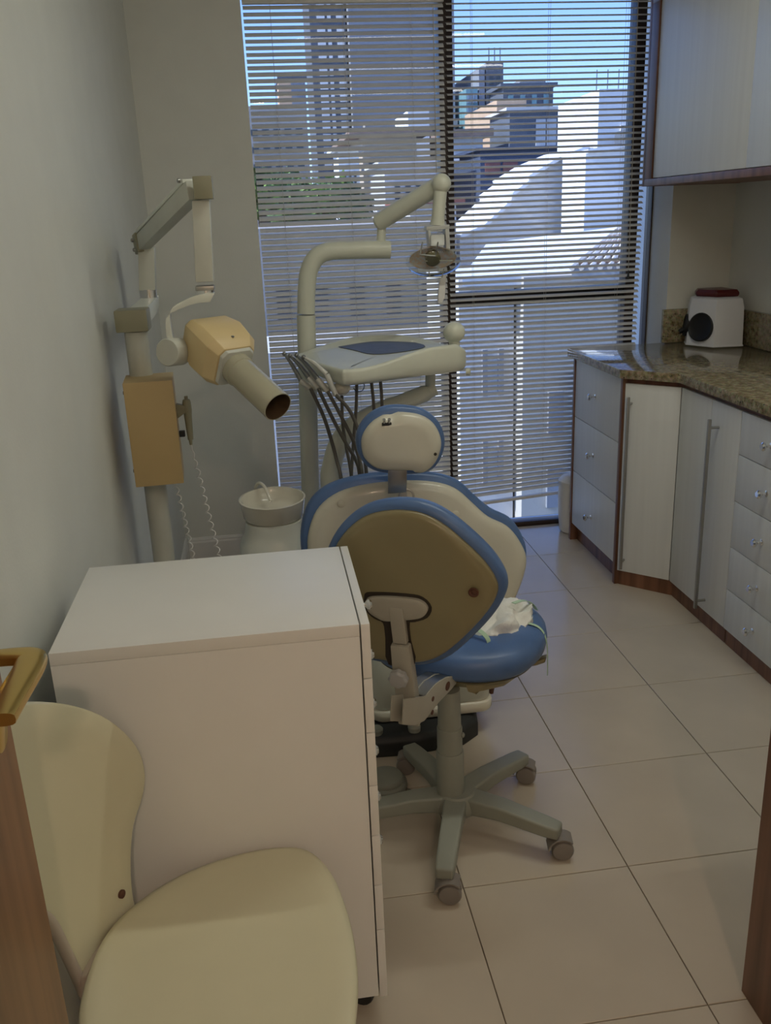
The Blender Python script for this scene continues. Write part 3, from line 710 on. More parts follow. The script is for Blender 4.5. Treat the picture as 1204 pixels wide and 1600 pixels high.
for u, v in ((533, 787), (711, 803)):
    q = dk([(u, v)])[0]; c = DO+DU*q.x+DV*q.y+DN_*(.008+bd0(q.x, q.y))
    MB().lathe([(.011, -.001), (.011, .0015), (.008, .003)], c, 20, DN_).build('screw_cap', 'cream_shell', dn)
q = dk([(634, 775)])[0]
MB().lathe([(.024, .0005), (.024, .003), (.019, .0035), (.018, .001)], DO+DU*q.x+DV*q.y+DN_*(.007+bd0(q.x, q.y)), 24, DN_).build('slot_cover', 'steel', dn)
# headrest
HO = Vector((.36, 2.33, .93)); HN = Vector((0, -1, .10)).normalized(); HV = (EZ - HN*EZ.dot(HN)).normalized()
hpx = [(627, 634), (600, 637), (577, 650), (562, 671), (558, 695), (566, 720), (585, 738), (625, 744), (668, 741), (688, 726), (698, 700), (696, 676), (684, 655), (660, 639)]
hl = [Vector((p.x, p.y)) for p in catmull([(*p, 0) for p in onplane(hpx, HO, EX, HV, HN)], 5, True)]
ch2 = sum(hl, Vector((0, 0)))/len(hl)
ipx = [(628, 644), (604, 647), (582, 659), (568, 678), (565, 697), (571, 718), (590, 733), (618, 736), (643, 736), (650, 739), (664, 738), (680, 725), (690, 701), (688, 680), (676, 660), (656, 648)]
il = [Vector((p.x, p.y)) for p in catmull([(*p, 0) for p in onplane(ipx, HO, EX, HV, HN)], 5, True)]
z0b = lambda x, y: -.6*x*x - .3*y*y
shellplate('headrest_cushion', 'blue_vinyl', hl, [(.02, -.075), (.004, -.060), (0, -.040), (.002, -.020), (.009, -.012)], HO, EX, HV, HN, z0b, ch2, dn)
hs_ = shellplate('headrest_shell', 'cream_shell', il, [(.01, -.020), (.002, -.012), (0, -.006), (.004, .004), (.014, .010), (.03, .0135)], HO, EX, HV, HN, lambda x, y: z0b(x, y) - .018*math.exp(-(((x+.036)/.020)**2 + ((y-.063)/.014)**2)), ch2, dn)
q = onplane([(603, 661)], HO, EX, HV, HN)[0]; c = HO+EX*q.x+HV*q.y
MB().box(-.013, .013, -.003, .0, -.006, .002, Matrix.Translation(c+HN*.009)).build('latch', 'black_rubber', hs_)
for dx in (-.007, .007): MB().cyl(c+EX*dx+HN*.006, c+EX*dx+HN*.015+EZ*.012, .0045, seg=12).build('latch_screw', 'chrome', hs_)
q = onplane([(679, 709)], HO, EX, HV, HN)[0]
MB().lathe([(.004, 0), (.0045, .002), (.002, .003)], HO+EX*q.x+HV*q.y+HN*(.006), 12, HN).build('screw_hole', 'dark_gap', hs_)
p0 = pp(622, 757, HO+HN*.0, HN); p1 = pp(622, 722, HO, HN)
MB().bar([p0-HN*.030-EZ*.03, p0-HN*.018, p1-HN*.018], EX, HN, .052, .010).build('headrest_stem', 'steel', dn, bevel=.002)
# seat and legrest running towards the window
def slab(path, wv, wid, thk, name, m, bev): 
    return MB().bar(path, wv, EZ, wid, thk).build(name, m, dn, bevel=bev, segs=3)
slab([(.44, 2.47, .455), (.44, 2.60, .435), (.44, 2.80, .43), (.44, 2.98, .45)], EX, [.36, .44, .44, .42], [.06, .09, .10, .09], 'seat_cushion', 'blue_vinyl', .02)
slab([(.45, 2.99, .45), (.45, 3.25, .43), (.45, 3.50, .36)], EX, [.42, .40, .34], [.09, .08, .06], 'leg_cushion', 'blue_vinyl', .02)
slab([(.44, 2.50, .365), (.44, 2.80, .36), (.44, 3.0, .375)], EX, [.36, .40, .38], [.05, .06, .05], 'seat_shell', 'cream_shell', .015)
# base
bs_ = MB(); 
for r_ in (): pass
lp = round_rect(.235, .592, 2.31, 2.92, .035)
bs_.loft([[Vector((p.x, p.y, z)) for p in inset(lp, d)] for d, z in ((.004, .105), (0, .112), (0, .20), (.006, .26), (.03, .30), (.05, .31))]).build('base_housing', 'ivory_pale', dn, angle=50)
MB().loft([[Vector((p.x, p.y, z)) for p in inset(lp, d)] for d, z in ((-.004, .070), (-.008, .076), (-.008, .098), (-.002, .104))]).build('base_rim', 'ceramic', dn, angle=50)
lp2 = [Vector(p) for p in ((.17, 2.235), (.33, 2.225), (.49, 2.245), (.545, 2.29), (.562, 2.40), (.56, 2.95), (.26, 2.95), (.17, 2.5))]
MB().loft([[Vector((p.x, p.y, z)) for p in inset(lp2, d)] for d, z in ((0, .0), (0, .045), (.012, .060), (.03, .066))]).build('floor_plate', 'black_rubber', dn, bevel=.006)
MB().bar([(.41, 2.66, .30), (.41, 2.70, .345)], EX, EY, .16, .2).build('lift_column', 'ivory_pale', dn, bevel=.01)
MB().tube([(.603, 2.36, .10), (.610, 2.35, .16), (.610, 2.36, .215)], .008, 8).build('rusty_stay', 'rust', dn)
for x, y in ((.345, 2.255), (.235, 2.262)):
    MB().lathe([(.018, 0), (.019, .014), (.014, .020)], (x, y, .064), 18).build('plate_knob', 'stool_grey', dn)
# foot control
fc = thing('foot_control', (.235, 2.10, 0), 'round grey foot control on the floor beside the stool base', 'foot pedal')
MB().lathe([(.058, 0), (.060, .010), (.058, .022), (.052, .026)], (.235, 2.085, 0), 30).build('base', 'stool_grey', fc)
MB().lathe([(.050, .0265), (.050, .034), (.046, .040), (.030, .044), (0.0, .045)], (.235, 2.085, 0), 30).build('pedal', 'stool_grey', fc)
MB().tube(catmull([(.285, 2.06, .008), (.305, 2.03, .006), (.27, 1.99, .006), (.20, 2.0, .006)], 6), .005, 8).build('cable', 'hose', fc)

# ================================================================== SPITTOON
spx, spy = -.015, 2.9
sp_ = thing('spittoon', (spx, spy, 0), 'white round spittoon bowl on a grey pedestal by the back wall', 'spittoon')
rim = .612; bax = (0, -.055, 1)
MB().lathe([(.096, -.066), (.101, -.060), (.110, -.006), (.112, 0), (.106, .001), (.100, -.010), (.092, -.036), (.070, -.048), (.02, -.053), (0, -.053)], (spx, spy, rim), 44, bax).build('bowl', 'ceramic', sp_, angle=50)
MB().lathe([(.091, -.073), (.092, -.0665)], (spx, spy, rim), 40, bax).build('gasket', 'dark_gap', sp_)
ring_ = []
for rx, ry, z in ((.118, .11, 0), (.124, .12, .02), (.124, .12, .38), (.124, .12, .44), (.118, .113, .462), (.108, .106, .478), (.100, .098, .50), (.097, .095, .52), (.094, .092, rim-.072)):
    ring_.append([Vector((spx + rx*math.copysign(abs(math.cos(a))**.7, math.cos(a)), spy+ry*math.copysign(abs(math.sin(a))**.7, math.sin(a)), z)) for a in [2*math.pi*k/40 for k in range(40)]])
MB().loft(ring_).build('pedestal', 'ivory_pale', sp_, angle=50)
MB().tube(catmull([(spx-.055, spy+.112, rim-.03), (spx-.055, spy+.108, rim+.008), (spx-.040, spy+.085, rim+.030), (spx-.022, spy+.055, rim+.022), (spx-.006, spy+.02, rim-.018)], 5), .0055, 10).build('spout', 'ceramic', sp_)

# ================================================================== DELIVERY UNIT AND LAMP POLE
du = thing('dental_lamp_stand', (.11, 3.36, 0), 'ivory pole with curved arm carrying the dental lamp before the blinds', 'dental lamp')
PY = 3.36
def q(u, v, y=PY): return py(u, v, y)
pole = [Vector((.098, PY, 0)), q(479, 700), q(477, 560), q(477, 482)]
MB().tube([pole[0], q(484, 740)], .033, 24).build('pole', 'ivory', du) if False else None
pb = q(483, 700); pt = q(478, 492)
dirp = (pt-pb).normalized(); p00 = pb - dirp*(pb.z/dirp.z)
MB().tube([p00+EZ*.0, pt], .0345, 24).build('pole', 'ivory', du)
MB().lathe([(.09, 0), (.09, .012), (.05, .02), (.036, .04)], (p00.x, p00.y, 0), 28).build('pole_foot', 'ivory', du)
MB().tube(catmull([q(478, 490), q(479, 450), q(483, 422), q(494, 402), q(512, 393), q(545, 391), q(580, 390), q(609, 390)], 6), .0325, 24).build('curved_arm', 'ivory', du)
MB().cyl(q(595, 384), q(596, 352), .0165, seg=20).build('pivot_post', 'ivory', du)
a0, a1 = q(592, 347), q(686, 289, 3.22)
MB().tube([a0-(a1-a0).normalized()*.012, a0, a1], [.020, .031, .031], 24).build('spring_arm', 'ivory', du)
MB().lathe([(.020, -.004), (.022, .004), (.016, .008)], q(596, 353), 18).build('pivot_collar', 'steel', du)
bc = q(689, 287, 3.2)
MB().sphere(bc, .034, 24, 14).build('ball_joint', 'ivory', du)
MB().tube([bc, q(684, 340, 3.2), q(683, 352, 3.2)], [.0225, .0225, .027], 20).build('drop_post', 'ivory', du)
LY = 3.2
yk = MB(); yk.bar([q(668, 357, LY), q(672, 395, LY)], EX, EY, .010, .05); yk.bar([q(696, 355, LY), q(698, 392, LY)], EX, EY, .014, .05); yk.bar([q(664, 357, LY), q(700, 354, LY)], EZ, EY, .014, .05)
yk.build('yoke', 'lamp_body', du, bevel=.002)
lh_ = MB().bar([q(681, 366, LY), q(681, 384, LY-.02)], EX, EY, .05, .06).build('lamp_housing', 'lamp_body', du, bevel=.006)
# reflector bowl opening downwards-forwards, seen from behind the shield
rc = q(676, 402, LY); rn = Vector((-.05, -.45, -.9)).normalized()
rc = q(676, 404, LY-.02)
rings = []
for k, r in ((-.055, .018), (-.045, .035), (-.025, .060), (-.004, .080), (.0, .082), (-.003, .078), (-.022, .058), (-.040, .033), (-.048, .016)):
    rings.append([rc + EX*(r*1.02*math.cos(a)) + Vector((0, -.55, .84)).normalized()*(r*.55*math.sin(a)) - Vector((0, -.84, -.55)).normalized()*(-k) for a in [2*math.pi*j/36 for j in range(36)]])
MB().loft(rings)  .build('reflector', 'dichroic', du, angle=60)
ln = Vector((0, -.84, -.55)).normalized()
MB().lathe([(.026, -.02), (.027, .004), (.020, .012), (.008, .014)], rc+ln*.004, 24, ln).build('bulb_shield', 'tan_shell', du)
MB().bar([rc-EX*.03+ln*.012, rc+EX*.068+ln*.012-EZ*.002], EZ, EY, .004, .004).build('bulb_rod', 'ceramic', du)
shl = []
for k, s in ((.012, 1.0), (.03, .97), (.034, .92)):
    shl.append([rc + EX*(.098*s*math.cos(a)) + Vector((0, -.55, .84)).normalized()*(.055*s*math.sin(a)) + ln*k for a in [2*math.pi*j/36 for j in range(36)]])
MB().loft(shl, cap0=False).build('clear_shield', 'clear_shield', du)
hp = MB()
for s0, s1 in (((660, 378), (656, 398)), ((656, 398), (680, 400)), ((680, 400), (684, 378))): hp.tube([q(*s0, LY-.07), q(*s1, LY-.085)], .0025, 8)
hp.build('handle_loop', 'steel', du)
hp = MB()
for s0, s1 in (((670, 424), (671, 433)), ((671, 433), (690, 434)), ((690, 434), (693, 420))): hp.tube([q(*s0, LY-.07), q(*s1, LY-.07)], .002, 8)
hp.build('handle_loop', 'steel', du)
MB().bar([q(692, 425, LY+.02), q(689, 462, LY+.02), q(687, 474, LY+.02)], EX, EY, [.022, .026, .016], .018).build('grip', 'white_plastic', du, bevel=.005)

# instrument tray
tr = thing('instrument_tray', (.41, 3.05, .93), 'ivory dental instrument tray with dark mat on a curved arm', 'dental tray')
TO = Vector((.41, 3.05, 0))
A_, B_, C_, D_ = Vector((.118, 3.13)), Vector((.247, 2.80)), Vector((.655, 2.93)), Vector((.70, 3.17))
E_, F_ = Vector((.50, 3.46)), Vector((.30, 3.44))
def path2(ps, n): return [Vector((p.x, p.y)) for p in catmull([(p.x, p.y, 0) for p in ps], n, True)]
tl = path2([Vector(p) for p in ((.105, 3.16), (.155, 2.99), (.222, 2.815), (.250, 2.790), (.30, 2.800), (.45, 2.855), (.60, 2.905), (.655, 2.935), (.675, 2.98), (.685, 3.10), (.66, 3.22), (.56, 3.36), (.45, 3.44), (.36, 3.43), (.22, 3.32), (.13, 3.23))], 6)
def sm(t): t = max(0, min(1, t)); return t*t*(3-2*t)
def ztop(p):
    front = sm((3.15-p.y)/.2)
    return 1.046 + .040*sm((p.x-.30)/.26)*front*(1-.6*sm((p.x-.62)/.06)) + .022*sm((p.y-3.2)/.2)
def zbot(p): return .992 + .012*sm((.25-p.x)/.14)
R = [[Vector((p.x, p.y, zbot(p))) for p in inset(tl, .035)]]
for d, k in ((.010, .03), (.002, .18), (0, .40)): R.append([Vector((p.x, p.y, zbot(p)*(1-k)+ztop(p)*k)) for p in inset(tl, d)])
for d, h in ((0, -.012), (.003, -.004), (.009, 0), (.018, -.001)): R.append([Vector((p.x, p.y, ztop(p)+h)) for p in inset(tl, d)])
tc2 = Vector((.40, 3.10)); lp_ = inset(tl, .018)
for f, k in ((.95, .6), (.90, .9), (.84, 1), (.4, 1), (.03, 1)): R.append([Vector((p.x, p.y, (ztop(p)-.003)*(1-k)+1.044*k)) for p in [tc2+(q_-tc2)*f for q_ in lp_]])
MB().loft(R).build('tray_body', 'ivory', tr, angle=50)
mt = path2([pz(u, v, 1.047).xy for u, v in ((512, 537), (560, 530), (600, 526), (640, 533), (664, 541), (630, 549), (583, 553), (550, 546))], 4)
MB().loft([[Vector((p.x, p.y, h)) for p in inset(mt, d)] for d, h in ((0, 1.0442), (0, 1.047), (.003, 1.0476))]).build('mat', 'mat_dark', tr, angle=40)
kb = pz(708, 530, 1.05); kb = py(709, 519, 3.02)
MB().sphere(kb, .038, 24, 14, (1, 1, .93)).build('knob', 'ivory', tr)
MB().cyl(kb-EZ*.050, kb-EZ*.025, .019, seg=20).build('knob_stem', 'ivory', tr)
MB().lathe([(.013, 0), (.013, .012), (.010, .015)], (.672, 2.965, .985), 14, (1, -.3, 0)).build('side_button', 'ivory', tr)
AY = 3.12
MB().cyl(py(672, 612, AY), py(672, 585, AY), .018, seg=18).build('arm_post', 'ivory', tr)
MB().tube(catmull([(.20, 2.98, .30), py(516, 760, 3.0), py(519, 725, 3.0), py(529, 693, 3.0), py(548, 669, 3.02), py(575, 652, 3.05), py(620, 632, 3.08), py(668, 613, 3.12)], 6), [.034]*36+[.03]*6+[.026], 22).build('curved_arm', 'ivory', tr)
MB().tube([py(660, 616, 3.12), py(680, 607, 3.12)], [.026, .024], 22).build('arm_end', 'ivory', tr)
MB().cyl((.20, 2.98, .02), (.20, 2.98, .31), .036, seg=22).build('arm_column', 'ivory', tr)
# instruments
hb = py(534, 606, 2.86)
MB().sphere(hb, .024, 18, 12, (1.15, 1, .95)).build('holder_end', 'amber' if False else 'ceramic', tr)
hold = MB().tube([hb, py(478, 604, 2.92)], [.013, .012], 12); hold.build('holder_bar', 'ceramic', tr)
heads = [((444, 553), (470, 595), (485, 607)), ((453, 556), (482, 590), (497, 607)), ((463, 555), (496, 592), (512, 612)), ((474, 558), (510, 585), (525, 618))]
hoses = [[(485, 607), (505, 650), (518, 690), (526, 720), (533, 750)], [(497, 607), (520, 655), (540, 692), (556, 720), (562, 745)], [(512, 612), (535, 655), (552, 690), (563, 725), (566, 745)], [(525, 618), (545, 640), (558, 668), (563, 690), (570, 720)]]
for i, (h0, h1, h2) in enumerate(heads):
    y_ = 2.90 - .025*i
    hp_ = thing('handpiece', py(*h2, y_), ('leftmost', 'second', 'third', 'rightmost')[i] + (' of four dental handpieces' if i in (0, 3) else ' from left of four dental handpieces') + ' hanging on the tray holder', 'handpiece', 'dental handpieces on the tray')
    a, b, c = py(*h0, y_+.06), py(*h1, y_+.015), py(*h2, y_)
    MB().tube(catmull([a, a.lerp(b, .45)+EZ*.006, b], 5), [.0035, .004, .005, .0055, .006, .0068, .0072, .0075, .0078, .008, .008], 12).build('body', 'hand_metal' if i != 3 else 'hand_plastic', hp_)
    MB().sphere(a, .0075, 12, 8).build('head', 'hand_metal', hp_)
    MB().tube([b, c], [.0095, .0085], 12).build('collar', 'hand_plastic', hp_)
    hz_ = [py(u, v, y_ - .05*k) for k, (u, v) in enumerate(hoses[i])]
    hz_ = [py(u, v, y_ + (-.02, .0, .01, 0, -.02)[k]*1.0) for k, (u, v) in enumerate(hoses[i])]
    hz_ += [hz_[-1] + Vector((.01, .02, -.18))]
    MB().tube(catmull(hz_, 6), .0062, 10).build('hose', 'hose', hp_)
for k, ps in enumerate(([(557, 600), (556, 640), (552, 690), (549, 748)], [(580, 597), (583, 625), (585, 660)], [(594, 595), (596, 620), (597, 650)], [(534, 618), (535, 660), (541, 700), (548, 740)])):
    yy = 2.93; pts_ = [py(u, v, yy) for u, v in ps] + [py(*ps[-1], yy)-EZ*.15]
    MB().tube(catmull(pts_, 5), .0055, 8).build('supply_hose', 'hose', tr)
lpw = [py(*p, 2.9) for p in ((552, 606), (557, 612), (566, 610), (569, 602), (566, 598))]
MB().tube(catmull(lpw, 5), .0015, 6).build('wire_loop', 'b_navy', tr)

# ================================================================== X-RAY UNIT
xr = thing('xray_unit', (-.352, 2.6, 0), 'beige dental x-ray unit with folding arm standing by the left wall', 'x-ray unit')
XY = 2.6
b0 = py(243, 800, XY); b1 = py(213, 500, XY)
base = Vector((b1.x-.0, XY, 0))
MB().tube([Vector((-.352, XY, 0)), Vector((-.352, XY, 1.22))], .0325, 24).build('column', 'xray_grey', xr)
MB().lathe([(.078, 0), (.078, .015), (.05, .03), (.034, .05)], (-.352, XY, 0), 28).build('column_foot', 'xray_grey', xr)
MB().box(-.400, -.312, XY-.044, XY+.044, 1.222, 1.282).build('top_block', 'xray_olive', xr, bevel=.005)
bxm = Matrix.Translation((-.327, 2.555, 0)) @ Matrix.Rotation(math.radians(4), 4, 'Z')
bxo = MB().box(-.066, .066, -.085, .060, .805, 1.098, bxm).build('control_box', 'xray_box', xr, bevel=.003)
for z in (.842, 1.065): MB().lathe([(.005, 0), (.005, .004)], bxm @ Vector((-.0665, -.04, z)), 10, (-1, 0, 0)).build('side_screw', 'black_rubber', bxo)
hpx_ = bxm @ Vector((.066, -.02, 0))
MB().bar([hpx_+EZ*1.0+EX*.001, hpx_+EZ*1.005+EX*.028], EY, EZ, .022, [.042, .016]).build('hand_switch_bracket', 'xray_olive', bxo, bevel=.002)
MB().box(.0, .016, -.008, .008, .925, .942, Matrix.Translation(hpx_+EX*.0005)).build('switch', 'black_rubber', bxo, bevel=.002)
hs0 = hpx_ + EX*.030
hsw = thing('hand_switch', hs0+EZ*.92, 'small olive hand switch with coiled white cord beside the control box', 'hand switch')
MB().lathe([(.008, .915), (.011, .985), (.0125, 1.00), (.012, 1.022), (.010, 1.030), (.005, 1.032), (.005, 1.040)], (hs0.x, hs0.y, 0), 18).build('grip', 'xray_olive', hsw)
def coil(p0, p1, r, turns, wr):
    p0, p1 = Vector(p0), Vector(p1); d = (p1-p0).normalized(); a = EX - d*EX.dot(d); a.normalize(); b = d.cross(a); pts_ = []
    N_ = int(turns*14)
    for i in range(N_+1):
        t_ = i/N_; g = 2*math.pi*turns*t_; k = min(1, t_*6, (1-t_)*6)
        pts_.append(p0.lerp(p1, t_) + r*k*(a*math.cos(g)+b*math.sin(g)))
    return MB().tube(pts_, wr, 6)
h0 = py(297, 682, hs0.y); h1 = py(341, 880, hs0.y+.1)
MB().tube([Vector((hs0.x, hs0.y, .914)), h0], .002, 6).build('lead', 'white_plastic', hsw)
MB().lathe([(.004, 0), (.006, .018), (.003, .022)], h0-EZ*.024, 12).build('strain_relief', 'xray_olive', hsw)
coil(h0-EZ*.024, Vector((h1.x+.02, h1.y, .40)), .0062, 17, .0018).build('coiled_cord', 'white_plastic', hsw)
h2 = py(270, 733, 2.56); h3 = py(308, 868, 2.66)
MB().lathe([(.004, 0), (.006, .02)], h2-EZ*.012, 12).build('strain_relief', 'xray_olive', xr)
coil(h2-EZ*.012, h3-EZ*.12, .0062, 15, .0018).build('coiled_cord', 'white_plastic', xr)
# arms
pv = pX(232, 462, -.352)
MB().bar([Vector((-.352, XY, 1.250)), Vector((-.352, pv.y-.05, pv.z-.03)), Vector((-.352, pv.y+.04, pv.z-.02))], EX, EZ, [.055, .05, .055], [.05, .045, .035]).build('swing_arm', 'ivory_pale', xr, bevel=.004)
pv2 = py(230, 392, pv.y)
MB().cyl(pv-EZ*.01, pv+EZ*.02, .027, seg=20).build('pivot_ring', 'chrome', xr)
MB().bar([pv+EZ*.018, pv2+EZ*.01], EX, EY, .050, .050).build('pivot_post', 'xray_grey', xr, bevel=.003)
sA = py(222, 380, pv.y); sB = py(303, 297, 2.47)
dd = (sB-sA).normalized(); sn = dd.cross(EZ).normalized(); su = sn.cross(dd)
MB().bar([sA-dd*.01, sB], su, sn, .048, .036).build('scissor_arm', 'xray_grey', xr, bevel=.003)
MB().bar([sA+dd*.02+su*.031, sB-dd*.02+su*.029], su, sn, .010, .040).build('scissor_cover', 'ivory_pale', xr, bevel=.002)
MB().bar([sA-dd*.02, sA+dd*.02], su, sn, .06, .046).build('scissor_end', 'xray_olive', xr, bevel=.003)
for pnt in (sA+su*.01, sA-su*.02+dd*.004, sB-dd*.02+su*.03): MB().lathe([(.006, 0), (.006, .006), (.003, .008)], pnt-sn*.026*(1 if sn.y > 0 else -1), 12, -sn if sn.y > 0 else sn).build('bolt', 'steel', xr)
KY = 2.43
kb0, kb1 = py(301, 276, KY), py(334, 311, KY)
MB().box(kb0.x, kb1.x, KY-.03, KY+.03, kb1.z, kb0.z).build('elbow_block', 'xray_olive', xr, bevel=.003)
MB().bar([py(314, 313, KY+.01), py(320, 440, KY+.01)], EX, EY, [.044, .046], .046).build('drop_arm', 'xray_grey', xr, bevel=.004)
MB().box(-.024, .024, -.025, .025, -.012, .0, Matrix.Translation(py(320, 446, KY+.01))).build('drop_arm_collar', 'steel', xr, bevel=.003)
MB().cyl(py(321, 450, KY+.01), py(321, 462, KY+.01), .022, seg=20).build('swivel', 'chrome', xr)
yk_ = [py(332, 464, KY), py(310, 466, KY), py(285, 475, KY), py(267, 486, KY), py(263, 503, KY), py(268, 535, KY)]
MB().bar(catmull(yk_, 4), (0.35, 0, 1) if False else EY, Vector((.55, 0, .83)), .05, [.026]*8+[.024]*8+[.024]*5).build('yoke_arm', 'ivory_pale', xr, bevel=.005)
yc = py(271, 550, KY-.03)
MB().lathe([(.036, -.028), (.036, .026), (.033, .030)], yc, 32, (-.45, -.85, .1)).build('yoke_joint', 'xray_grey', xr)
# tube head: an elongated faceted block along the cone axis
ca0 = py(366, 572, 2.36); ca1 = py(434, 636, 2.22)
cax = (ca1-ca0).normalized(); cs = cax.cross(EZ).normalized(); cu = cs.cross(cax)
hc = py(340, 546, 2.42)
def oct_ring(c, w_, h_, ch_): return [c + cs*x + cu*y for x, y in ((-w_, -h_+ch_), (-w_+ch_, -h_), (w_-ch_, -h_), (w_, -h_+ch_), (w_, h_-ch_), (w_-ch_, h_), (-w_+ch_, h_), (-w_, h_-ch_))]
cb_ = ca0
MB().loft([oct_ring(cb_-cax*.165+cu*.012, .052, .034, .012), oct_ring(cb_-cax*.14+cu*.012, .068, .052, .016), oct_ring(cb_-cax*.085+cu*.010, .078, .066, .020), oct_ring(cb_-cax*.030+cu*.006, .074, .064, .020), oct_ring(cb_-cax*.002, .056, .054, .016)]).build('tube_head', 'xray_yellow', xr, bevel=.0025, angle=25)
MB().loft([oct_ring(cb_-cax*.001, .052, .052, .014), oct_ring(cb_+cax*.008, .048, .048, .014)]).build('cone_mount', 'xray_grey', xr, bevel=.002)
CL = (ca1-ca0).length
MB().lathe([(.042, .006), (.043, .012), (.043, .03), (.040, .032), (.040, CL), (.0375, CL)], ca0, 36, cax, capt=False).build('cone', 'xray_cone', xr, angle=40)
MB().lathe([(.0378, CL-.0005), (.037, .02), (.01, .018)], ca0, 36, cax, capb=False).build('cone_bore', 'cone_inside', xr)
MB().lathe([(.004, 0), (.004, .002)], cb_-cax*.03+cu*.070, 12, cu).build('head_screw', 'steel', xr)

# ================================================================== OUTSIDE
struct(MB().box(-60, 90, 5.5, 160, -9.2, -9).build('ground_outside', 'asphalt', smooth=False))
def bld(label, u0, u1, v_top, Y, depth, m, zb=-9, v_bot=None, name='apartment_building', wins=(), roof=None, roof_h=.25, over=.2):
    """box building at its own distance Y: left/right/top read off along the facade plane"""
    um = (u0+u1)/2; p = py(u0, v_top, Y); r = py(u1, v_top, Y); zt = py(um, v_top, Y).z
    x0, x1 = p.x, r.x; z0 = zb if v_bot is None else py(um, v_bot, Y).z
    b = thing(name, ((x0+x1)/2, Y+depth/2, z0), label, 'building')
    MB().box(x0, x1, Y, Y+depth, z0, zt).build('wall', m, b, smooth=False)
    if roof: MB().box(x0-over, x1+over, Y-over, Y+depth+over, zt, zt+roof_h).build('roof', roof, b, smooth=False)
    for (fu0, fu1, fv0, fv1, nx, ny, fx, fy, wm) in wins:
        # grid of windows in fractions of the facade
        X0, X1 = x0+(x1-x0)*fu0, x0+(x1-x0)*fu1; zt_, zb_ = zt-(fv0)*(1), zt-fv1
        cw, chh = (X1-X0)/nx, (zt_-zb_)/ny
        if cw <= 0 or chh <= 0: continue
        first = None
        for i in range(nx):
            for j in range(ny):
                cx, cz = X0+cw*(i+.5), zb_+chh*(j+.5)
                if first is None:
                    first = MB().box(-cw*fx/2, cw*fx/2, -.06, .04, -chh*fy/2, chh*fy/2).build('window', wm, smooth=False); o = first
                else:
                    o = bpy.data.objects.new('window', first.data); COL.objects.link(o)
                o.location = (cx, Y, cz); attach(o, b)
    return b, x0, x1, zt
# far tower, left window
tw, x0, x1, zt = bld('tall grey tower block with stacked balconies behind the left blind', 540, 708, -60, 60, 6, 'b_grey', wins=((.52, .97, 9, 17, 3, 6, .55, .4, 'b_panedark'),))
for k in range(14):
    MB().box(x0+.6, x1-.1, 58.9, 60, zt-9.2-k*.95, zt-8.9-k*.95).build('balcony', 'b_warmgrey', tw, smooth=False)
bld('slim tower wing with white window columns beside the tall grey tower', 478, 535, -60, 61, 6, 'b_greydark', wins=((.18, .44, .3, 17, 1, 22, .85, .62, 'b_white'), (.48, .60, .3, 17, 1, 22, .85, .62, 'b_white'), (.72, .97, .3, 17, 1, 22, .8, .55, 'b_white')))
lw = bld('low grey block left of the towers', 380, 478, 165, 48, 10, 'b_warmgrey', wins=((.05, .95, .8, 4, 5, 4, .6, .35, 'b_panedark'),), name='low_building')
bld('grey rooftop block with flat roof beside the slim tower', 436, 476, 122, 52, 5, 'b_grey', zb=lw[3], name='rooftop_block', roof='b_greydark', roof_h=.15, over=.1)
bld('small orange rooftop box on the low grey block', 434, 454, 128, 49, 2, 'b_orange', zb=lw[3], name='rooftop_box')
bld('beige flat-roofed house with broad eaves below the grey tower', 565, 650, 212, 34, 8, 'b_beige', wins=((.05, .95, .5, 2.4, 4, 2, .5, .5, 'b_panedark'),), name='house', roof='b_roofbrown', roof_h=.18, over=.5)
bld('small white house left of the beige house', 528, 560, 236, 31.5, 2, 'b_white', wins=((.15, .9, .4, 2.2, 3, 2, .45, .5, 'b_panedark'),), name='house', roof='b_offwhite', roof_h=.12)
bld('white rooftop block right of the grey tower base', 637, 670, 172, 44, 4, 'b_white', name='rooftop_block')
bld('pale pink house behind the dental lamp arm', 600, 705, 256, 28, 4, 'b_offwhite', wins=((.1, .9, .4, 2.0, 5, 2, .5, .5, 'b_panedark'),), name='house', roof='b_offwhite', roof_h=.1)
bld('low house with red roof edge near the lamp ball joint', 640, 712, 318, 24, 3, 'b_offwhite', name='house', wins=((.15, .9, .2, 1.2, 3, 1, .4, .6, 'b_panedark'),), roof='b_red', roof_h=.14)
bld('long grey shaded building below the trees behind the left blind', 370, 712, 352, 16, 5, 'b_warmgrey', name='low_building', wins=((.1, .95, .8, 1.7, 5, 1, .4, .6, 'b_panedark'),), v_bot=540)
bld('pale wall beyond the street under the left blind', 370, 712, 545, 13, 2, 'b_offwhite', name='street_wall')
# right window
bld('teal glass tower left of the dark stepped tower', 728, 746, 138, 58, 8, 'b_teal', wins=((.05, .95, .2, 5, 4, 7, .86, .8, 'b_pane'),))
bld('slim pale grey tower between teal glass and dark tower', 748, 757, 106, 58, 8, 'b_grey', name='tower_core')
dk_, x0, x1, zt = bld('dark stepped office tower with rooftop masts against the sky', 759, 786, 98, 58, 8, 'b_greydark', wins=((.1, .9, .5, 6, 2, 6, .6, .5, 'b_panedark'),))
for k in range(3): MB().cyl((x0+.3+k*.35, 58.5, zt), (x0+.3+k*.35, 58.5, zt+.9), .03, seg=6).build('mast', 'b_greydark', dk_)
ob = bld('dark grey office block with four pale window columns', 786, 864, 136, 54, 3, 'b_greydark', wins=((.03, .97, .3, 3.2, 4, 3, .42, .78, 'b_teal'),), roof='b_greydark', roof_h=.2)
bld('dark rooftop plant room on the office block', 812, 852, 124, 54.5, 2, 'b_grey', zb=ob[3]+.2, name='rooftop_block')
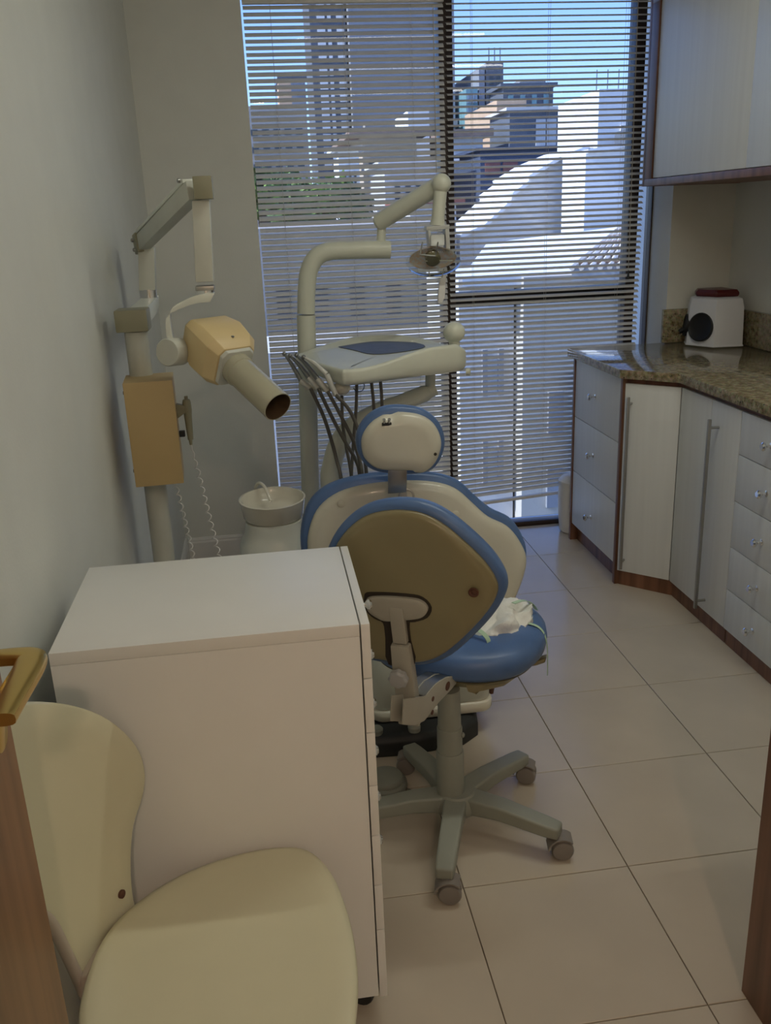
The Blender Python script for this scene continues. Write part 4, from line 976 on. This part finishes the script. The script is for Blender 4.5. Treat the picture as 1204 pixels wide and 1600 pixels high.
bld('orange beige apartment block in front of the office tower', 776, 822, 155, 46, 7, 'b_orange', wins=((.1, .9, .4, 3, 3, 3, .5, .45, 'b_panedark'),))
nv_, x0, x1, zt = bld('dark building with pale balconies beneath the orange block', 796, 876, 172, 41.5, 3.5, 'b_greydark', wins=((.5, .92, .3, 1.9, 2, 1, .9, .9, 'b_offwhite'),), roof='b_offwhite', roof_h=.12)
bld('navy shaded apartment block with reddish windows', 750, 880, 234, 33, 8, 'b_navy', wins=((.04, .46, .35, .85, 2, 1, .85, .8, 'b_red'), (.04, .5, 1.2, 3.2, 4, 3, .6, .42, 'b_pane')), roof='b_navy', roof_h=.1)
bld('pale grey building with brown roof beside the window mullion', 700, 754, 214, 42, 5, 'b_offwhite', wins=((.15, .95, .6, 4, 2, 5, .7, .42, 'b_grey'),), roof='b_roofbrown', roof_h=.3, over=.4)
# white corner building (its bright side faces left)
wc, x0, x1, zt = bld('tall white corner building, brightest side to the left', 936, 1040, 138, 22, 3, 'b_white', wins=((.25, .75, .6, 3, 2, 3, .35, .5, 'b_offwhite'),))
for k in range(5): MB().cyl((x0+.3+.28*k, 23, zt), (x0+.3+.28*k, 23, zt+.55), .012, seg=5).build('mast', 'b_greydark', wc)
bld('dark low tower at the right edge of the window', 984, 1040, 200, 20.8, .9, 'b_greydark', name='rooftop_block')
# white terraced houses stepping down
def slope_house(label, px_poly, Y, depth, m, mroof, name='white_house', ledge=.06):
    pts_ = [py(u, v, Y) for u, v in px_poly]; n_ = len(pts_)
    bot = [Vector((p.x, p.y, -9)) for p in (pts_[-1], pts_[0])]
    front = pts_ + bot; b = thing(name, (sum(p.x for p in pts_)/n_, Y+depth/2, -9), label, 'building')
    R = [[p + EY*d for p in front] for d in (0, depth)]
    MB().loft(R).build('wall', m, b, smooth=False)
    for a, c in zip(pts_[:-1], pts_[1:]):
        if abs((c-a).x) < .05: continue
        nrm = Vector((-(c-a).z, 0, (c-a).x)).normalized()
        if nrm.z < 0: nrm = -nrm
        MB().loft([[a+EY*(-.12)+EY*d, c-EY*.12+EY*d, c-EY*.12+EY*d+nrm*ledge, a-EY*.12+EY*d+nrm*ledge] for d in (0, depth+.2)]).build('roof_slab', mroof, b, smooth=False)
    return b
slope_house('white gabled house stepping down before the navy block', [(718, 372), (756, 356), (797, 318), (800, 306), (826, 287), (826, 279), (870, 252), (918, 232), (922, 345), (1000, 348)], 17, 2.5, 'b_offwhite', 'b_white')
slope_house('plain white house at the right edge below the corner building', [(915, 240), (1000, 226), (1060, 220)], 15.5, 1.2, 'b_white', 'b_white')
# bright terrace roofs rising away from the viewer
def roof_plane(label, quad, name, m, ribs=0, ribm=None):
    """quad: four world points (near-left, near-right, far-right, far-left); solid pitched roof down to the ground"""
    a, b_, c_, d_ = quad; mid = (a+b_+c_+d_)/4
    t = thing(name, (mid.x, mid.y, -9), label, 'building')
    dn_ = Vector((0, 0, -.12))
    MB().loft([[a, b_, c_, d_], [p+dn_ for p in (a, b_, c_, d_)]]).build('roof', m, t, smooth=False)
    return t, a, b_, c_, d_
za = 12.0
rA = (py(722, 432, 11), py(985, 424, 11), py(1000, 350, 15.0), py(760, 380, 15.0))
roof_plane('bright white sloping roof terrace above the window transom', rA, 'roof_terrace', 'b_white')
t2, a, b_, c_, d_ = roof_plane('tiled roof corner at the right of the window', (py(893, 423, 10.6), py(1010, 420, 10.6), py(1010, 338, 12.6), py(985, 345, 12.6)), 'tiled_roof', 'b_rooftile')
for k in range(9):
    e0, e1 = a.lerp(b_, k/8), d_.lerp(c_, k/8); MB().tube([e0+EZ*.03, e1+EZ*.03], .035, 6).build('tile_row', 'b_rooftile', t2)
for k in range(8):
    e0, e1 = a.lerp(d_, (k+.5)/8), b_.lerp(c_, (k+.5)/8); MB().tube([e0+EZ*.05, e1+EZ*.05], .018, 5).build('tile_course', 'b_roofbrown', t2)
w1 = py(722, 434, 10.9); w2 = py(820, 431, 10.9); w3 = py(1010, 425, 10.9)
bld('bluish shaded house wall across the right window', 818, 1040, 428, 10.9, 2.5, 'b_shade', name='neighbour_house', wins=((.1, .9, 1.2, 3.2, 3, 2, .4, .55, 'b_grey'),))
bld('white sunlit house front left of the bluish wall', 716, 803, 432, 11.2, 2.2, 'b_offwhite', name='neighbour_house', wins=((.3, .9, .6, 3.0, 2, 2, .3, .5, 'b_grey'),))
# trees
def tree(label, u, v, Y, rx, rz, n_=900):
    c = py(u, v, Y); t = thing('tree', (c.x, c.y, -9), label, 'tree', 'trees behind the left blind')
    mb = MB(); rnd = random.Random(int(u*7+v))
    blobs = [(c + Vector((rnd.uniform(-.6, .6)*rx, rnd.uniform(-.5, .5)*rx, rnd.uniform(-.4, .5)*rz)), rnd.uniform(.45, .7)) for _ in range(9)]
    for i in range(n_):
        bc_, s = rnd.choice(blobs); d = Vector((rnd.gauss(0, 1), rnd.gauss(0, 1), rnd.gauss(0, 1))).normalized()*(rnd.uniform(.75, 1.0))
        p = bc_ + Vector((d.x*rx*s, d.y*rx*s, d.z*rz*s)); L = rnd.uniform(.10, .2)
        a = Vector((rnd.gauss(0, 1), rnd.gauss(0, 1), rnd.gauss(0, .6))).normalized(); b = a.cross(Vector((rnd.gauss(0, 1), rnd.gauss(0, 1), rnd.gauss(0, 1)))).normalized()
        mb.add([p-a*L-b*L*.1, p-b*L*.5, p+a*L, p+b*L*.5], [[0, 1, 2, 3]])
    mb.build('foliage', 'leaf', t, smooth=False)
    MB().tube([(c.x, c.y, -9), (c.x+.1, c.y, c.z-rz*.6), (c.x, c.y, c.z)], [.25, .18, .08], 10).build('trunk', 'bark', t)
    return t
tree('leafy tree at the far left of the blind, beside the plain wall', 405, 305, 27, 1.0, .75)
tree('broad leafy tree in the middle of the left blind', 500, 320, 24, 1.3, .65, 1300)
tree('leafy tree between the slim tower and the beige house', 543, 318, 29.5, .65, .6)
tree('dark leafy tree left behind the broad one', 450, 300, 30, 1.2, .7)
